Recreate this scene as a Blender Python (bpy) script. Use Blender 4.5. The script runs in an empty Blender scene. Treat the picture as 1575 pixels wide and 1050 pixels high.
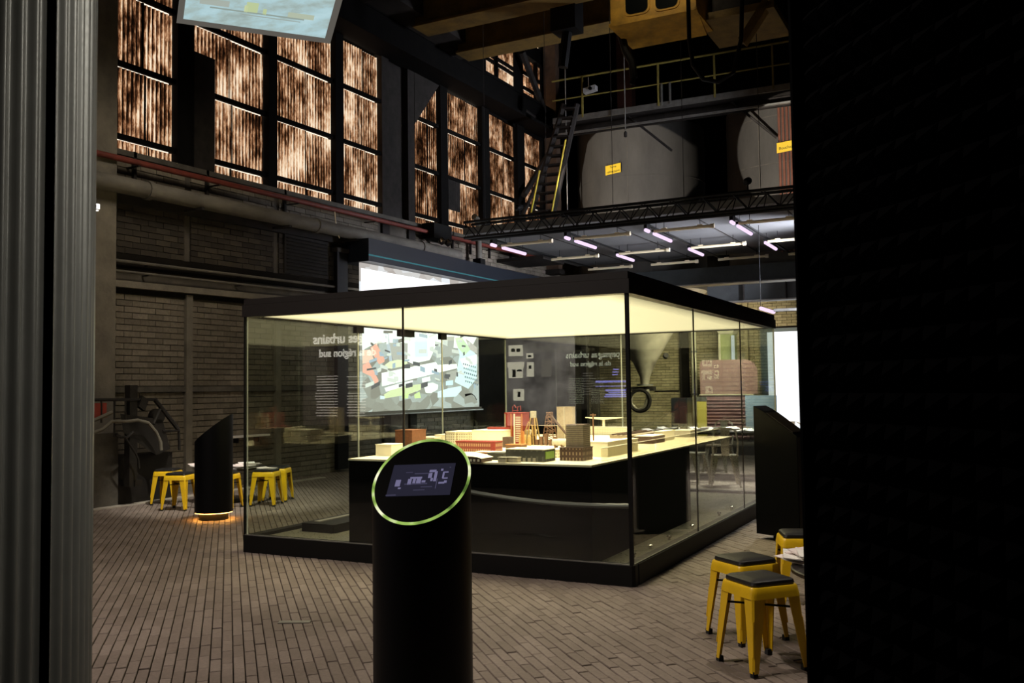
import bpy, bmesh, math, random
from math import sin, cos, pi, radians, sqrt, atan2
from mathutils import Vector, Matrix

rng = random.Random(7)
SC = bpy.context.scene
COL = SC.collection

# ------------------------------------------------------------------ camera
EYE = Vector((0.0, 0.0, 1.45))
FPX = 1430.0
R_ = Vector((0.88748666, 0.46063105, -0.01365488))
U_ = Vector((0.03545298, -0.0387034, 0.99862162))
F_ = Vector((-0.45946764, 0.88674747, 0.0506795))
cam_d = bpy.data.cameras.new('camera')
cam_d.sensor_width = 36.0
cam_d.lens = FPX / 1575.0 * 36.0
cam_d.clip_start = 0.02
cam_d.clip_end = 200
cam = bpy.data.objects.new('camera', cam_d)
COL.objects.link(cam)
M = Matrix((R_, U_, -F_)).transposed().to_4x4()
M.translation = EYE
cam.matrix_world = M
SC.camera = cam

# ------------------------------------------------------------------ world, exposure, large lights
w = bpy.data.worlds.new('world')
SC.world = w
w.use_nodes = True
w.node_tree.nodes['Background'].inputs[0].default_value = (0.9, 0.95, 1.0, 1)
w.node_tree.nodes['Background'].inputs[1].default_value = 0.002
SC.view_settings.view_transform = 'Standard'
SC.view_settings.look = 'None'
SC.view_settings.gamma = 1.0
SC.view_settings.exposure = 0.0
SC.view_settings.use_curve_mapping = False
SC.cycles.use_denoising = True
SC.cycles.use_adaptive_sampling = False
SC.cycles.max_bounces = 10
SC.cycles.diffuse_bounces = 3
SC.cycles.glossy_bounces = 5
SC.cycles.transparent_max_bounces = 40
SC.cycles.sample_clamp_indirect = 3.0
SC.cycles.caustics_reflective = False
SC.cycles.caustics_refractive = False


def area(name, loc, aim, size, power, color=(1, 1, 1), spread=180):
    l = bpy.data.lights.new(name, 'AREA')
    l.shape = 'RECTANGLE'
    l.size, l.size_y = size
    l.energy = power
    l.color = color
    l.spread = radians(spread)
    o = bpy.data.objects.new(name, l)
    COL.objects.link(o)
    o.location = loc
    o.rotation_euler = (Vector(aim) - Vector(loc)).to_track_quat('-Z', 'Y').to_euler()
    return o


def spot(name, loc, aim, angle, power, color=(1, 1, 1), blend=0.3, radius=0.04):
    l = bpy.data.lights.new(name, 'SPOT')
    l.energy = power
    l.color = color
    l.spot_size = radians(angle)
    l.spot_blend = blend
    l.shadow_soft_size = radius
    o = bpy.data.objects.new(name, l)
    COL.objects.link(o)
    o.location = loc
    o.rotation_euler = (Vector(aim) - Vector(loc)).to_track_quat('-Z', 'Y').to_euler()
    return o


area('hall_downlight', (-6.2, 2.0, 7.4), (-3.7, 4.3, 0), (3.0, 2.0), 195, (1.0, 0.87, 0.77), 120)
area('wall_fill', (-7.6, 8.5, 6.0), (-10.6, 10.6, 1.2), (2.5, 0.6), 28, (1.0, 0.89, 0.72), 110)  # unseen lamp added to lift the left brick wall
area('cladding_fill', (-0.55, 2.7, 3.0), (-2.6, 1.6, 1.5), (0.3, 1.8), 3.2, (1.0, 0.96, 0.86), 60)  # unseen lamp added to light the corrugated cladding
spot('reading_table_spot', (-7.0, 7.7, 4.9), (-8.85, 9.15, 0.35), 36, 1000, (1.0, 0.95, 0.85), 0.6, 0.08)
spot('stool_spot', (-0.2, 6.2, 6.5), (-0.9, 5.2, 0.4), 40, 640, (1.0, 0.9, 0.76), 0.7, 0.1)
area('annex_downlight', (-5.4, 22.9, 3.3), (-7.6, 25.6, 1.3), (2.5, 0.5), 150, (1.0, 0.90, 0.68), 125)
area('cab_fill', (-4.4, 10.8, 8.6), (-4.75, 14.4, 8.3), (0.3, 0.3), 4.5, (1.0, 0.85, 0.6), 40)  # unseen fill added to brighten the cab front
area('case_fill', (-3.95, 8.55, 2.13), (-3.95, 8.55, 0), (2.7, 4.1), 195, (1.0, 0.86, 0.60), 105)  # invisible light added below the luminous ceiling to brighten the model
area('hopper_fill', (-6.3, 22.9, 3.3), (-8.3, 24.0, 2.6), (0.3, 0.6), 30, (1.0, 0.90, 0.66), 90)  # unseen fill added for the right side of the hopper cone
area('annex_uplight', (-2.3, 18.6, 4.36), (-3.6, 18.6, 4.62), (0.3, 3.8), 380, (0.82, 0.86, 1.0), 90)
area('cafe_light', (-2.6, 14.6, 4.0), (-3.4, 14.0, 0), (1.2, 1.2), 260, (1.0, 0.95, 0.9), 110)


def ray(px, py):
    return R_ * ((px - 787.5) / FPX) - U_ * ((py - 525.0) / FPX) + F_


def at(px, py, X=None, Y=None, Z=None):
    d = ray(px, py)
    if X is not None:
        t = (X - EYE.x) / d.x
    elif Y is not None:
        t = (Y - EYE.y) / d.y
    else:
        t = (Z - EYE.z) / d.z
    return EYE + d * t


def pix(p):
    d = Vector(p) - EYE
    z = d.dot(F_)
    return (787.5 + FPX * d.dot(R_) / z, 525 - FPX * d.dot(U_) / z, z)


# ------------------------------------------------------------------ materials
class NT:
    def __init__(self, name):
        self.m = bpy.data.materials.new(name)
        self.m.use_nodes = True
        self.t = self.m.node_tree
        self.t.nodes.clear()
        self.out = self.n('ShaderNodeOutputMaterial')

    def n(self, typ, **kw):
        nd = self.t.nodes.new(typ)
        for k, v in kw.items():
            setattr(nd, k, v)
        return nd

    def link(self, a, b):
        self.t.links.new(a, b)

    def inp(self, nd, key, v):
        if hasattr(v, 'is_linked'):
            self.link(v, nd.inputs[key])
        else:
            nd.inputs[key].default_value = v

    def math(self, op, a, b=0.0, c=None, clamp=False):
        nd = self.n('ShaderNodeMath', operation=op, use_clamp=clamp)
        self.inp(nd, 0, a)
        self.inp(nd, 1, b)
        if c is not None:
            self.inp(nd, 2, c)
        return nd.outputs[0]

    def coord(self, which='Object', scale=(1, 1, 1), loc=(0, 0, 0)):
        c = self.n('ShaderNodeTexCoord')
        mp = self.n('ShaderNodeMapping')
        self.link(c.outputs[which], mp.inputs[0])
        mp.inputs['Scale'].default_value = scale
        mp.inputs['Location'].default_value = loc
        return mp.outputs[0]

    def noise(self, vec, scale=5, detail=4, rough=0.6):
        nd = self.n('ShaderNodeTexNoise')
        self.link(vec, nd.inputs['Vector'])
        nd.inputs['Scale'].default_value = scale
        nd.inputs['Detail'].default_value = detail
        nd.inputs['Roughness'].default_value = rough
        return nd.outputs['Fac']

    def ramp(self, fac, stops):
        nd = self.n('ShaderNodeValToRGB')
        self.link(fac, nd.inputs[0])
        e = nd.color_ramp.elements
        while len(e) < len(stops):
            e.new(0.5)
        for i, (p, c) in enumerate(stops):
            e[i].position = p
            e[i].color = (*c, 1)
        return nd.outputs[0]

    def mix(self, fac, a, b, blend='MIX'):
        nd = self.n('ShaderNodeMix', data_type='RGBA', blend_type=blend)
        self.inp(nd, 0, fac)
        self.inp(nd, 6, a if hasattr(a, 'is_linked') else (*a, 1))
        self.inp(nd, 7, b if hasattr(b, 'is_linked') else (*b, 1))
        return nd.outputs[2]

    def bump(self, h, strength=0.3, dist=0.01):
        nd = self.n('ShaderNodeBump')
        nd.inputs['Strength'].default_value = strength
        nd.inputs['Distance'].default_value = dist
        self.link(h, nd.inputs['Height'])
        return nd.outputs[0]

    def bsdf(self, color, rough=0.6, metal=0.0, spec=0.5, normal=None, **kw):
        p = self.n('ShaderNodeBsdfPrincipled')
        self.inp(p, 'Base Color', color if hasattr(color, 'is_linked') else (*color, 1))
        self.inp(p, 'Roughness', rough)
        self.inp(p, 'Metallic', metal)
        p.inputs['Specular IOR Level'].default_value = spec
        if normal is not None:
            self.link(normal, p.inputs['Normal'])
        for k, v in kw.items():
            p.inputs[k].default_value = v
        self.link(p.outputs[0], self.out.inputs[0])
        return self.m

    def emit(self, color, strength=1.0):
        e = self.n('ShaderNodeEmission')
        self.inp(e, 0, color if hasattr(color, 'is_linked') else (*color, 1))
        self.inp(e, 1, strength)
        self.link(e.outputs[0], self.out.inputs[0])
        return self.m


def srgb(r, g, b):
    f = lambda c: (c / 255 / 12.92) if c / 255 <= 0.04045 else ((c / 255 + 0.055) / 1.055) ** 2.4
    return (f(r), f(g), f(b))


def worn(name, c, var=0.35, rough=0.6, metal=0.0, scale=4.0, bump=0.15, spec=0.5, stretch=(1, 1, 1)):
    t = NT(name)
    v = t.coord('Object', stretch)
    n1 = t.noise(v, scale, 6, 0.65)
    dark = tuple(x * (1 - var) for x in c)
    lite = tuple(min(1, x * (1 + var * 0.7)) for x in c)
    col = t.ramp(n1, [(0.25, dark), (0.75, lite)])
    n2 = t.noise(v, scale * 9, 3)
    rg = t.math('MULTIPLY_ADD', n2, 0.25, rough - 0.12)
    return t.bsdf(col, rg, metal, spec, t.bump(n2, bump, 0.01))


def plain(name, c, rough=0.5, metal=0.0, spec=0.5):
    t = NT(name)
    n = t.noise(t.coord(), 18, 3)
    return t.bsdf(t.mix(t.math('MULTIPLY', n, 0.25), c, tuple(x * 0.6 for x in c)), rough, metal, spec)


def emis(name, c, s=1.0):
    return NT(name).emit(c, s)


def island_mat(name, stops, rough, noise_scale=30, bump=0.35, spec=0.3):
    """colour varies from piece to piece: loose pieces by mesh island, single pieces by object"""
    t = NT(name)
    g = t.n('ShaderNodeNewGeometry')
    oi = t.n('ShaderNodeObjectInfo')
    r = t.math('FRACT', t.math('ADD', g.outputs['Random Per Island'], oi.outputs['Random']))
    v = t.n('ShaderNodeVectorMath', operation='ADD')
    t.link(t.coord(), v.inputs[0])
    t.link(oi.outputs['Location'], v.inputs[1])
    n = t.noise(v.outputs[0], noise_scale, 5, 0.7)
    big = t.noise(v.outputs[0], 0.9, 3)
    col = t.ramp(r, stops)
    col = t.mix(0.55, col, t.ramp(n, [(0.3, (0.35, 0.33, 0.31)), (0.7, (1, 1, 1))]), 'MULTIPLY')
    col = t.mix(0.5, col, t.ramp(big, [(0.35, (0.45, 0.43, 0.4)), (0.62, (1, 1, 1))]), 'MULTIPLY')
    rg = t.math('MULTIPLY_ADD', n, 0.3, rough - 0.15)
    return t.bsdf(col, rg, 0, spec, t.bump(n, bump, 0.004))


def glass_mat(name, tint=(0.93, 0.96, 0.92)):
    t = NT(name)
    g = t.n('ShaderNodeNewGeometry')
    d = t.n('ShaderNodeVectorMath', operation='DOT_PRODUCT')
    t.link(g.outputs['Incoming'], d.inputs[0])
    t.link(g.outputs['Normal'], d.inputs[1])
    c = t.math('ABSOLUTE', d.outputs['Value'])
    f = t.math('POWER', t.math('SUBTRACT', 1.0, c), 5.0)
    f = t.math('MULTIPLY_ADD', f, 0.96, 0.04)
    tr = t.n('ShaderNodeBsdfTransparent')
    tr.inputs[0].default_value = (*tint, 1)
    gl = t.n('ShaderNodeBsdfGlossy')
    gl.inputs['Roughness'].default_value = 0.0
    mx = t.n('ShaderNodeMixShader')
    t.link(f, mx.inputs[0])
    t.link(tr.outputs[0], mx.inputs[1])
    t.link(gl.outputs[0], mx.inputs[2])
    t.link(mx.outputs[0], t.out.inputs[0])
    return t.m


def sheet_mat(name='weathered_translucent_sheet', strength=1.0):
    """weathered corrugated translucent roofing: daylight glows through, light and shade of the ribs are put into the colour"""
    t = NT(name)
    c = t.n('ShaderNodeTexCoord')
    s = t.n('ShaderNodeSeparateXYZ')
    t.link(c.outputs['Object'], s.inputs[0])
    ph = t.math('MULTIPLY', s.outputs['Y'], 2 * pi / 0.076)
    rib = t.math('MULTIPLY_ADD', t.math('SINE', ph), 0.5, 0.5)  # light through the corrugation, painted as bright and dark rib lines
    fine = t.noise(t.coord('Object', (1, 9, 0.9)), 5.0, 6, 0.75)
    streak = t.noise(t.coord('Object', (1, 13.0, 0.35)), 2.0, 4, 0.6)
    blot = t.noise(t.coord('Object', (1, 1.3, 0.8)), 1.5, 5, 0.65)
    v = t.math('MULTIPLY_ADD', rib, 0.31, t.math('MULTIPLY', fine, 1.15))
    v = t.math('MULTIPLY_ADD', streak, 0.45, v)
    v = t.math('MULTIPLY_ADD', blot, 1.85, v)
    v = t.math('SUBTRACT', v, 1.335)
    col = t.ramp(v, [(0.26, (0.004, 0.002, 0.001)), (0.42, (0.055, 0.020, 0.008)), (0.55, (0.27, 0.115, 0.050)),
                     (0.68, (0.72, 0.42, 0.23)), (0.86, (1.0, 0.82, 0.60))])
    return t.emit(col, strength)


def case_light_mat(x0, x1, y0, y1):
    t = NT('luminous_ceiling_diffuser')
    c = t.n('ShaderNodeTexCoord')
    s = t.n('ShaderNodeSeparateXYZ')
    t.link(c.outputs['Object'], s.inputs[0])
    a = t.math('MINIMUM', t.math('SUBTRACT', s.outputs['X'], x0), t.math('SUBTRACT', x1, s.outputs['X']))
    b = t.math('MINIMUM', t.math('SUBTRACT', s.outputs['Y'], y0), t.math('SUBTRACT', y1, s.outputs['Y']))
    d = t.math('MULTIPLY', t.math('MINIMUM', a, b), 3.2, clamp=True)
    st = t.math('MULTIPLY_ADD', t.math('POWER', d, 0.7), 1.22, 0.55)
    return t.emit((1.0, 0.83, 0.48), st)


MAT = {}
MAT['paver'] = island_mat('clinker_paver', [(0.0, (0.225, 0.180, 0.150)), (0.5, (0.255, 0.205, 0.172)), (0.9, (0.29, 0.236, 0.20))], 0.6, 40)
MAT['mortar'] = worn('dark_joint_sand', (0.045, 0.036, 0.030), 0.4, 0.9, scale=20)
MAT['brick'] = island_mat('sand_lime_brick', [(0.0, (0.19, 0.163, 0.125)), (0.5, (0.235, 0.203, 0.155)), (1.0, (0.285, 0.245, 0.19))], 0.85, 22, 0.6)
MAT['brick_dark'] = island_mat('dark_brick', [(0.0, (0.035, 0.028, 0.021)), (0.5, (0.055, 0.045, 0.034)), (1.0, (0.085, 0.07, 0.052))], 0.9, 22, 0.6)  # much darker brick tone for the upper band
MAT['brick_yellow'] = island_mat('yellow_brick', [(0.0, (0.34, 0.285, 0.155)), (0.5, (0.42, 0.355, 0.205)), (1.0, (0.50, 0.425, 0.25))], 0.85, 22, 0.5)
MAT['wall_mortar'] = worn('sooty_wall_mortar', (0.085, 0.072, 0.056), 0.5, 0.95, scale=3)
MAT['soot'] = worn('soot_dark_wall', (0.012, 0.010, 0.008), 0.5, 0.9, scale=2, spec=0.08)
MAT['concrete'] = worn('stained_concrete', (0.18, 0.158, 0.122), 0.45, 0.85, scale=2.5, bump=0.4)
MAT['kerb'] = worn('pale_kerb_concrete', (0.36, 0.32, 0.26), 0.3, 0.85, scale=4)
MAT['concrete_dark'] = worn('dark_concrete', (0.10, 0.088, 0.07), 0.5, 0.9, scale=2.5, bump=0.4)
MAT['steel_dark'] = worn('old_dark_steel', (0.026, 0.022, 0.019), 0.5, 0.7, 0.0, 5, spec=0.15)
MAT['steel_frame'] = worn('window_frame_steel', (0.005, 0.0045, 0.004), 0.5, 0.8, 0.0, 5, spec=0.06)
MAT['steel_grey'] = worn('galvanised_steel', (0.32, 0.31, 0.28), 0.35, 0.45, 0.7, 6)
MAT['pipe_grey'] = worn('dusty_grey_pipe', (0.14, 0.125, 0.10), 0.45, 0.7, 0.1, 6, stretch=(1, 0.4, 1))
MAT['pipe_red'] = worn('rusty_red_pipe', (0.15, 0.024, 0.014), 0.45, 0.6, 0.0, 7)
MAT['black'] = plain('matt_black_paint', (0.0036, 0.0034, 0.0033), 0.55, 0.0, 0.2)
MAT['table_black'] = plain('dead_black_table_side', (0.002, 0.002, 0.002), 0.6, 0.0, 0.04)
MAT['black_brown'] = plain('brown_black_fascia', (0.012, 0.009, 0.008), 0.45, 0.0, 0.4)
MAT['black_gloss'] = plain('black_gloss', (0.004, 0.004, 0.004), 0.12, 0.0, 0.3)
MAT['foam'] = plain('black_acoustic_foam', (0.0012, 0.0012, 0.0014), 0.95, 0.0, 0.02)
MAT['yellow'] = worn('yellow_enamel', (0.80, 0.50, 0.012), 0.12, 0.32, 0.0, 7, 0.03)
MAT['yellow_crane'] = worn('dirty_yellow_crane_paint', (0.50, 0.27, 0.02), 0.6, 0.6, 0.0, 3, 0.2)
MAT['girder_yellow'] = worn('dimmed_yellow_girder', (0.13, 0.075, 0.010), 0.6, 0.7, 0.0, 3, 0.2)  # crane yellow darkened: the dimness of the girders is put into the colour
MAT['sign_yellow'] = plain('sign_yellow', (0.80, 0.52, 0.02), 0.5)
MAT['leather'] = worn('black_leather', (0.014, 0.013, 0.013), 0.3, 0.38, 0.0, 25, 0.2)
MAT['rubber'] = plain('black_rubber', (0.01, 0.01, 0.01), 0.8)
MAT['paper'] = worn('white_paper', (0.80, 0.77, 0.72), 0.12, 0.7, 0, 12, 0.1)
MAT['paper_pink'] = worn('pale_pink_paper', (0.80, 0.70, 0.66), 0.12, 0.7, 0, 12, 0.1)
MAT['corrugated'] = worn('grey_corrugated_cladding', (0.26, 0.255, 0.23), 0.12, 0.34, 0.25, 8, 0.0)
MAT['glass'] = glass_mat('case_glass')
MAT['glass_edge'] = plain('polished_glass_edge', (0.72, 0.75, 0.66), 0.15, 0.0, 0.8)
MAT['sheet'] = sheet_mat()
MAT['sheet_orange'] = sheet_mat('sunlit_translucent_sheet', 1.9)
MAT['daylight'] = emis('daylight_behind_window', (1.0, 0.86, 0.70), 1.25)
MAT['daylight_door'] = emis('daylit_door_glazing', (0.93, 0.96, 1.0), 1.5)
MAT['silo'] = worn('silo_concrete', (0.068, 0.061, 0.051), 0.28, 0.85, 0, 2.2, 0.2, stretch=(1, 1, 0.35))
MAT['hopper'] = worn('hopper_steel', (0.42, 0.37, 0.28), 0.35, 0.45, 0.4, 3, 0.1)
MAT['slab'] = worn('grey_white_ceiling_board', (0.12, 0.118, 0.115), 0.15, 0.8, 0, 2)
MAT['led'] = emis('violet_white_led', (0.92, 0.70, 1.0), 1.15)
MAT['cream_tube'] = plain('cream_tube_housing', (0.85, 0.72, 0.48), 0.4)
MAT['cream_cap'] = plain('cream_end_cap', (0.80, 0.68, 0.48), 0.4)
MAT['model_white'] = worn('cream_white_model_card', (0.82, 0.76, 0.60), 0.08, 0.7, 0, 8, 0.03)
MAT['model_top'] = plain('cream_table_top', (0.80, 0.72, 0.52), 0.6)
MAT['model_brown'] = worn('brown_model_card', (0.17, 0.062, 0.026), 0.3, 0.7, 0, 40, 0.05)
MAT['model_red'] = worn('red_model_card', (0.20, 0.014, 0.009), 0.25, 0.6, 0, 30, 0.05)
MAT['model_orange'] = plain('orange_model_strip', (0.36, 0.13, 0.03), 0.6)
MAT['model_rust'] = worn('rust_model_frame', (0.14, 0.07, 0.038), 0.35, 0.6, 0.2, 60)
MAT['model_dark'] = worn('slate_model_card', (0.045, 0.046, 0.042), 0.3, 0.6, 0, 50)
MAT['model_grey'] = worn('grey_model_card', (0.36, 0.33, 0.27), 0.2, 0.65, 0, 40)
MAT['model_taupe'] = worn('taupe_model_card', (0.26, 0.21, 0.15), 0.25, 0.65, 0, 40)
MAT['model_umber'] = worn('umber_model_card', (0.075, 0.040, 0.028), 0.3, 0.65, 0, 50)
MAT['model_green'] = plain('green_model_panel', (0.20, 0.32, 0.06), 0.6)
MAT['model_yellow'] = worn('ochre_model_frame', (0.38, 0.25, 0.085), 0.3, 0.6, 0, 50)
MAT['model_acrylic'] = glass_mat('clear_acrylic', (0.96, 0.95, 0.88))
MAT['orange_glow'] = emis('orange_led_base', (1.0, 0.42, 0.07), 30.0)
MAT['chrome'] = plain('brushed_chrome', (0.70, 0.69, 0.66), 0.18, 1.0)
MAT['arc_silver'] = plain('dull_silver_arc', (0.12, 0.12, 0.125), 0.5, 0.3)
MAT['chair_metal'] = worn('bare_steel_chair', (0.62, 0.56, 0.46), 0.25, 0.28, 0.9, 9, 0.03)
MAT['burgundy'] = worn('burgundy_shutter', (0.27, 0.145, 0.165), 0.2, 0.5, 0, 5)
MAT['blue_panel'] = plain('pale_blue_panel', (0.44, 0.60, 0.86), 0.4)
MAT['cabinet'] = plain('blue_black_cabinet', (0.02, 0.025, 0.03), 0.4)
MAT['yellow_panel'] = plain('yellow_board', (0.72, 0.62, 0.14), 0.6)
MAT['cream_column'] = worn('cream_painted_column', (0.62, 0.58, 0.42), 0.15, 0.6, 0, 4)
MAT['tube_white'] = emis('white_light_tube', (0.95, 0.97, 1.0), 1.1)
MAT['green_column'] = worn('sage_green_column', (0.30, 0.33, 0.14), 0.15, 0.7, 0, 4)
MAT['machine'] = worn('greasy_black_machine', (0.018, 0.015, 0.012), 0.5, 0.5, 0.3, 6)
MAT['hose'] = worn('dusty_hose', (0.13, 0.115, 0.085), 0.3, 0.6, 0, 8)
MAT['machine_red'] = worn('faded_red_guard', (0.27, 0.035, 0.02), 0.4, 0.7, 0, 5)
MAT['screen_frame'] = emis('spill_lit_border', srgb(92, 88, 82))  # border glows faintly, projector spill painted in as emission
MAT['housing'] = plain('blue_black_housing', (0.008, 0.011, 0.017), 0.4)
MAT['projector'] = plain('silver_projector', (0.50, 0.48, 0.46), 0.4, 0.3)
MAT['door_frame'] = plain('dark_teal_frame', (0.03, 0.055, 0.065), 0.5)
MAT['wood_dark'] = worn('dark_table_top', (0.018, 0.015, 0.014), 0.3, 0.35, 0, 8)


# ------------------------------------------------------------------ mesh building
class MB:
    def __init__(self):
        self.v = []
        self.f = []

    def add(self, vs, fs):
        o = len(self.v)
        self.v += [tuple(p) for p in vs]
        self.f += [tuple(i + o for i in q) for q in fs]
        return self

    def box(self, a, b, bev=0.0):
        x0, y0, z0 = a
        x1, y1, z1 = b
        x0, x1 = min(x0, x1), max(x0, x1)
        y0, y1 = min(y0, y1), max(y0, y1)
        z0, z1 = min(z0, z1), max(z0, z1)
        if bev > 0:
            c = bev
            pts = [(x0 + c, y0), (x1 - c, y0), (x1, y0 + c), (x1, y1 - c), (x1 - c, y1), (x0 + c, y1), (x0, y1 - c), (x0, y0 + c)]
            return self.prism(pts, z0, z1)
        vs = [(x0, y0, z0), (x1, y0, z0), (x1, y1, z0), (x0, y1, z0), (x0, y0, z1), (x1, y0, z1), (x1, y1, z1), (x0, y1, z1)]
        return self.add(vs, [(3, 2, 1, 0), (4, 5, 6, 7), (0, 1, 5, 4), (1, 2, 6, 5), (2, 3, 7, 6), (3, 0, 4, 7)])

    def obox(self, c, ax, ay, az):
        """box by centre and three half-axis vectors"""
        c, ax, ay, az = Vector(c), Vector(ax), Vector(ay), Vector(az)
        vs = [c + ax * i + ay * j + az * k for k in (-1, 1) for (i, j) in ((-1, -1), (1, -1), (1, 1), (-1, 1))]
        return self.add(vs, [(3, 2, 1, 0), (4, 5, 6, 7), (0, 1, 5, 4), (1, 2, 6, 5), (2, 3, 7, 6), (3, 0, 4, 7)])

    def prism(self, pts, z0, z1):
        n = len(pts)
        vs = [(x, y, z0) for x, y in pts] + [(x, y, z1) for x, y in pts]
        fs = [tuple(reversed(range(n))), tuple(range(n, 2 * n))]
        fs += [(i, (i + 1) % n, n + (i + 1) % n, n + i) for i in range(n)]
        return self.add(vs, fs)

    def hull2(self, A, B):
        """skin between two equal rings, capped"""
        n = len(A)
        fs = [tuple(reversed(range(n))), tuple(range(n, 2 * n))]
        fs += [(i, (i + 1) % n, n + (i + 1) % n, n + i) for i in range(n)]
        return self.add(list(A) + list(B), fs)

    def tube(self, pts, r, seg=8, closed=False):
        pts = [Vector(p) for p in pts]
        n = len(pts)
        rs = r if isinstance(r, (list, tuple)) else [r] * n
        rings = []
        up = None
        for i in range(n):
            if closed:
                d = pts[(i + 1) % n] - pts[i - 1]
            else:
                d = pts[min(i + 1, n - 1)] - pts[max(i - 1, 0)]
            d.normalize()
            if up is None:
                up = Vector((0, 0, 1)) if abs(d.z) < 0.9 else Vector((1, 0, 0))
            a = d.cross(up).normalized()
            b = a.cross(d).normalized()
            up = b
            rings.append([pts[i] + a * (cos(2 * pi * k / seg) * rs[i]) + b * (sin(2 * pi * k / seg) * rs[i]) for k in range(seg)])
        vs = [p for q in rings for p in q]
        fs = []
        for i in range(n if closed else n - 1):
            j = (i + 1) % n
            for k in range(seg):
                fs.append((i * seg + k, j * seg + k, j * seg + (k + 1) % seg, i * seg + (k + 1) % seg))
        if not closed:
            fs.append(tuple(range(seg)))
            fs.append(tuple(reversed(range((n - 1) * seg, n * seg))))
        return self.add(vs, fs)

    def lathe(self, prof, seg=32, c=(0, 0, 0), cap=True):
        vs, fs = [], []
        n = len(prof)
        for r, z in prof:
            for k in range(seg):
                vs.append((c[0] + r * cos(2 * pi * k / seg), c[1] + r * sin(2 * pi * k / seg), c[2] + z))
        for i in range(n - 1):
            for k in range(seg):
                fs.append((i * seg + k, i * seg + (k + 1) % seg, (i + 1) * seg + (k + 1) % seg, (i + 1) * seg + k))
        if cap:
            fs.append(tuple(reversed(range(seg))))
            fs.append(tuple(range((n - 1) * seg, n * seg)))
        return self.add(vs, fs)

    def build(self, name, mat, parent=None, world=False, smooth=False, kind=None, label=None):
        me = bpy.data.meshes.new(name)
        off = Vector((0, 0, 0))
        if parent is not None and world:
            q = parent
            while q is not None:
                off += q.location
                q = q.parent
        me.from_pydata([(x - off.x, y - off.y, z - off.z) for x, y, z in self.v], [], self.f)
        me.materials.append(mat)
        if smooth:
            me.polygons.foreach_set('use_smooth', [True] * len(me.polygons))
            try:
                me.set_sharp_from_angle(angle=radians(40))
            except Exception:
                pass
        me.update()
        o = bpy.data.objects.new(name, me)
        COL.objects.link(o)
        if parent is not None:
            o.parent = parent
        if kind:
            o['kind'] = kind
        if label:
            o['label'] = label
        return o


def box(a, b, bev=0.0):
    return MB().box(a, b, bev)


def tag(o, label=None, cat=None, group=None, kind=None):
    if label:
        o['label'] = label
    if cat:
        o['category'] = cat
    if group:
        o['group'] = group
    if kind:
        o['kind'] = kind
    return o


def thing(name, loc, label, cat, group=None, rz=0.0):
    o = bpy.data.objects.new(name, None)
    o.empty_display_size = 0.1
    COL.objects.link(o)
    o.location = loc
    o.rotation_euler = (0, 0, rz)
    return tag(o, label, cat, group)


def copy_tree(o, parent=None):
    c = o.copy()
    COL.objects.link(c)
    c.parent = parent
    for ch in list(o.children):
        copy_tree(ch, c)
    return c


def part_copy(o, parent, loc):
    c = o.copy()
    COL.objects.link(c)
    c.parent = parent
    c.location = loc
    return c


def text_mesh(txt, size, name, mat, parent, origin, xdir, updir, depth=0.004, align='LEFT', width=None, offset=0.0):
    cu = bpy.data.curves.new(name, 'FONT')
    cu.body = txt
    cu.size = size
    cu.align_x = align
    cu.extrude = depth
    cu.offset = offset * size
    to = bpy.data.objects.new(name + '_tmp', cu)
    COL.objects.link(to)
    dg = bpy.context.evaluated_depsgraph_get()
    me = bpy.data.meshes.new_from_object(to.evaluated_get(dg))
    bpy.data.objects.remove(to)
    xd, ud = Vector(xdir).normalized(), Vector(updir).normalized()
    nd = xd.cross(ud)
    xs = [v.co.x for v in me.vertices]
    k = 1.0
    if width:
        k = width / (max(xs) - min(xs))
    off = Vector((0, 0, 0))
    q = parent
    while q is not None:
        off += q.location
        q = q.parent
    for v in me.vertices:
        c = v.co
        v.co = Vector(origin) + xd * (c.x * k) + ud * (c.y * k) + nd * c.z - off
    me.materials.clear()
    me.materials.append(mat)
    me.name = name
    o = bpy.data.objects.new(name, me)
    COL.objects.link(o)
    o.parent = parent
    return o


def poly_on(pts, normal_off, thick):
    """thin slab from a loop of points; offset along a direction"""
    n = Vector(normal_off)
    A = [Vector(p) for p in pts]
    B = [p + n * thick for p in A]
    return MB().hull2(A, B)


# ================================================================== SETTING
XW = -10.6          # left wall face
YB = 26.3           # back wall face
ZC = 14.0           # hall ceiling


def wz(z, Y):       # rails of the old glazed wall climb a touch along the hall
    return z + 0.0145 * (Y - 8.6)


floor = box((-10.9, -0.8, -0.25), (10.0, YB + 0.2, -0.03)).build('floor', MAT['mortar'])
tag(floor, 'floor of dark clinker pavers laid at an angle to the hall', kind='structure')

# --- pavers: 45 degrees to the hall, running bond
PL, PW, PG = 0.235, 0.060, 0.005
ux, uy = -sin(radians(44.4)), cos(radians(44.4))
vx, vy = uy, -ux
cand = []
row = -260
while row < 260:
    vv = row * PW
    off = (row % 2) * PL * 0.5 + rng.uniform(-0.06, 0.06)
    k = -90
    while k < 110:
        uu = k * PL + off
        cx, cy = ux * uu + vx * vv, uy * uu + vy * vv
        if -10.75 < cx < 5.0 and 1.2 < cy < 19.5:
            p = pix((cx, cy, 0))
            if p[2] > 1 and -400 < p[0] < 2300 and p[1] < 1900 and p[2] < 19.5:
                cand.append((cx, cy, p))
        k += 1
    row += 1


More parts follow.
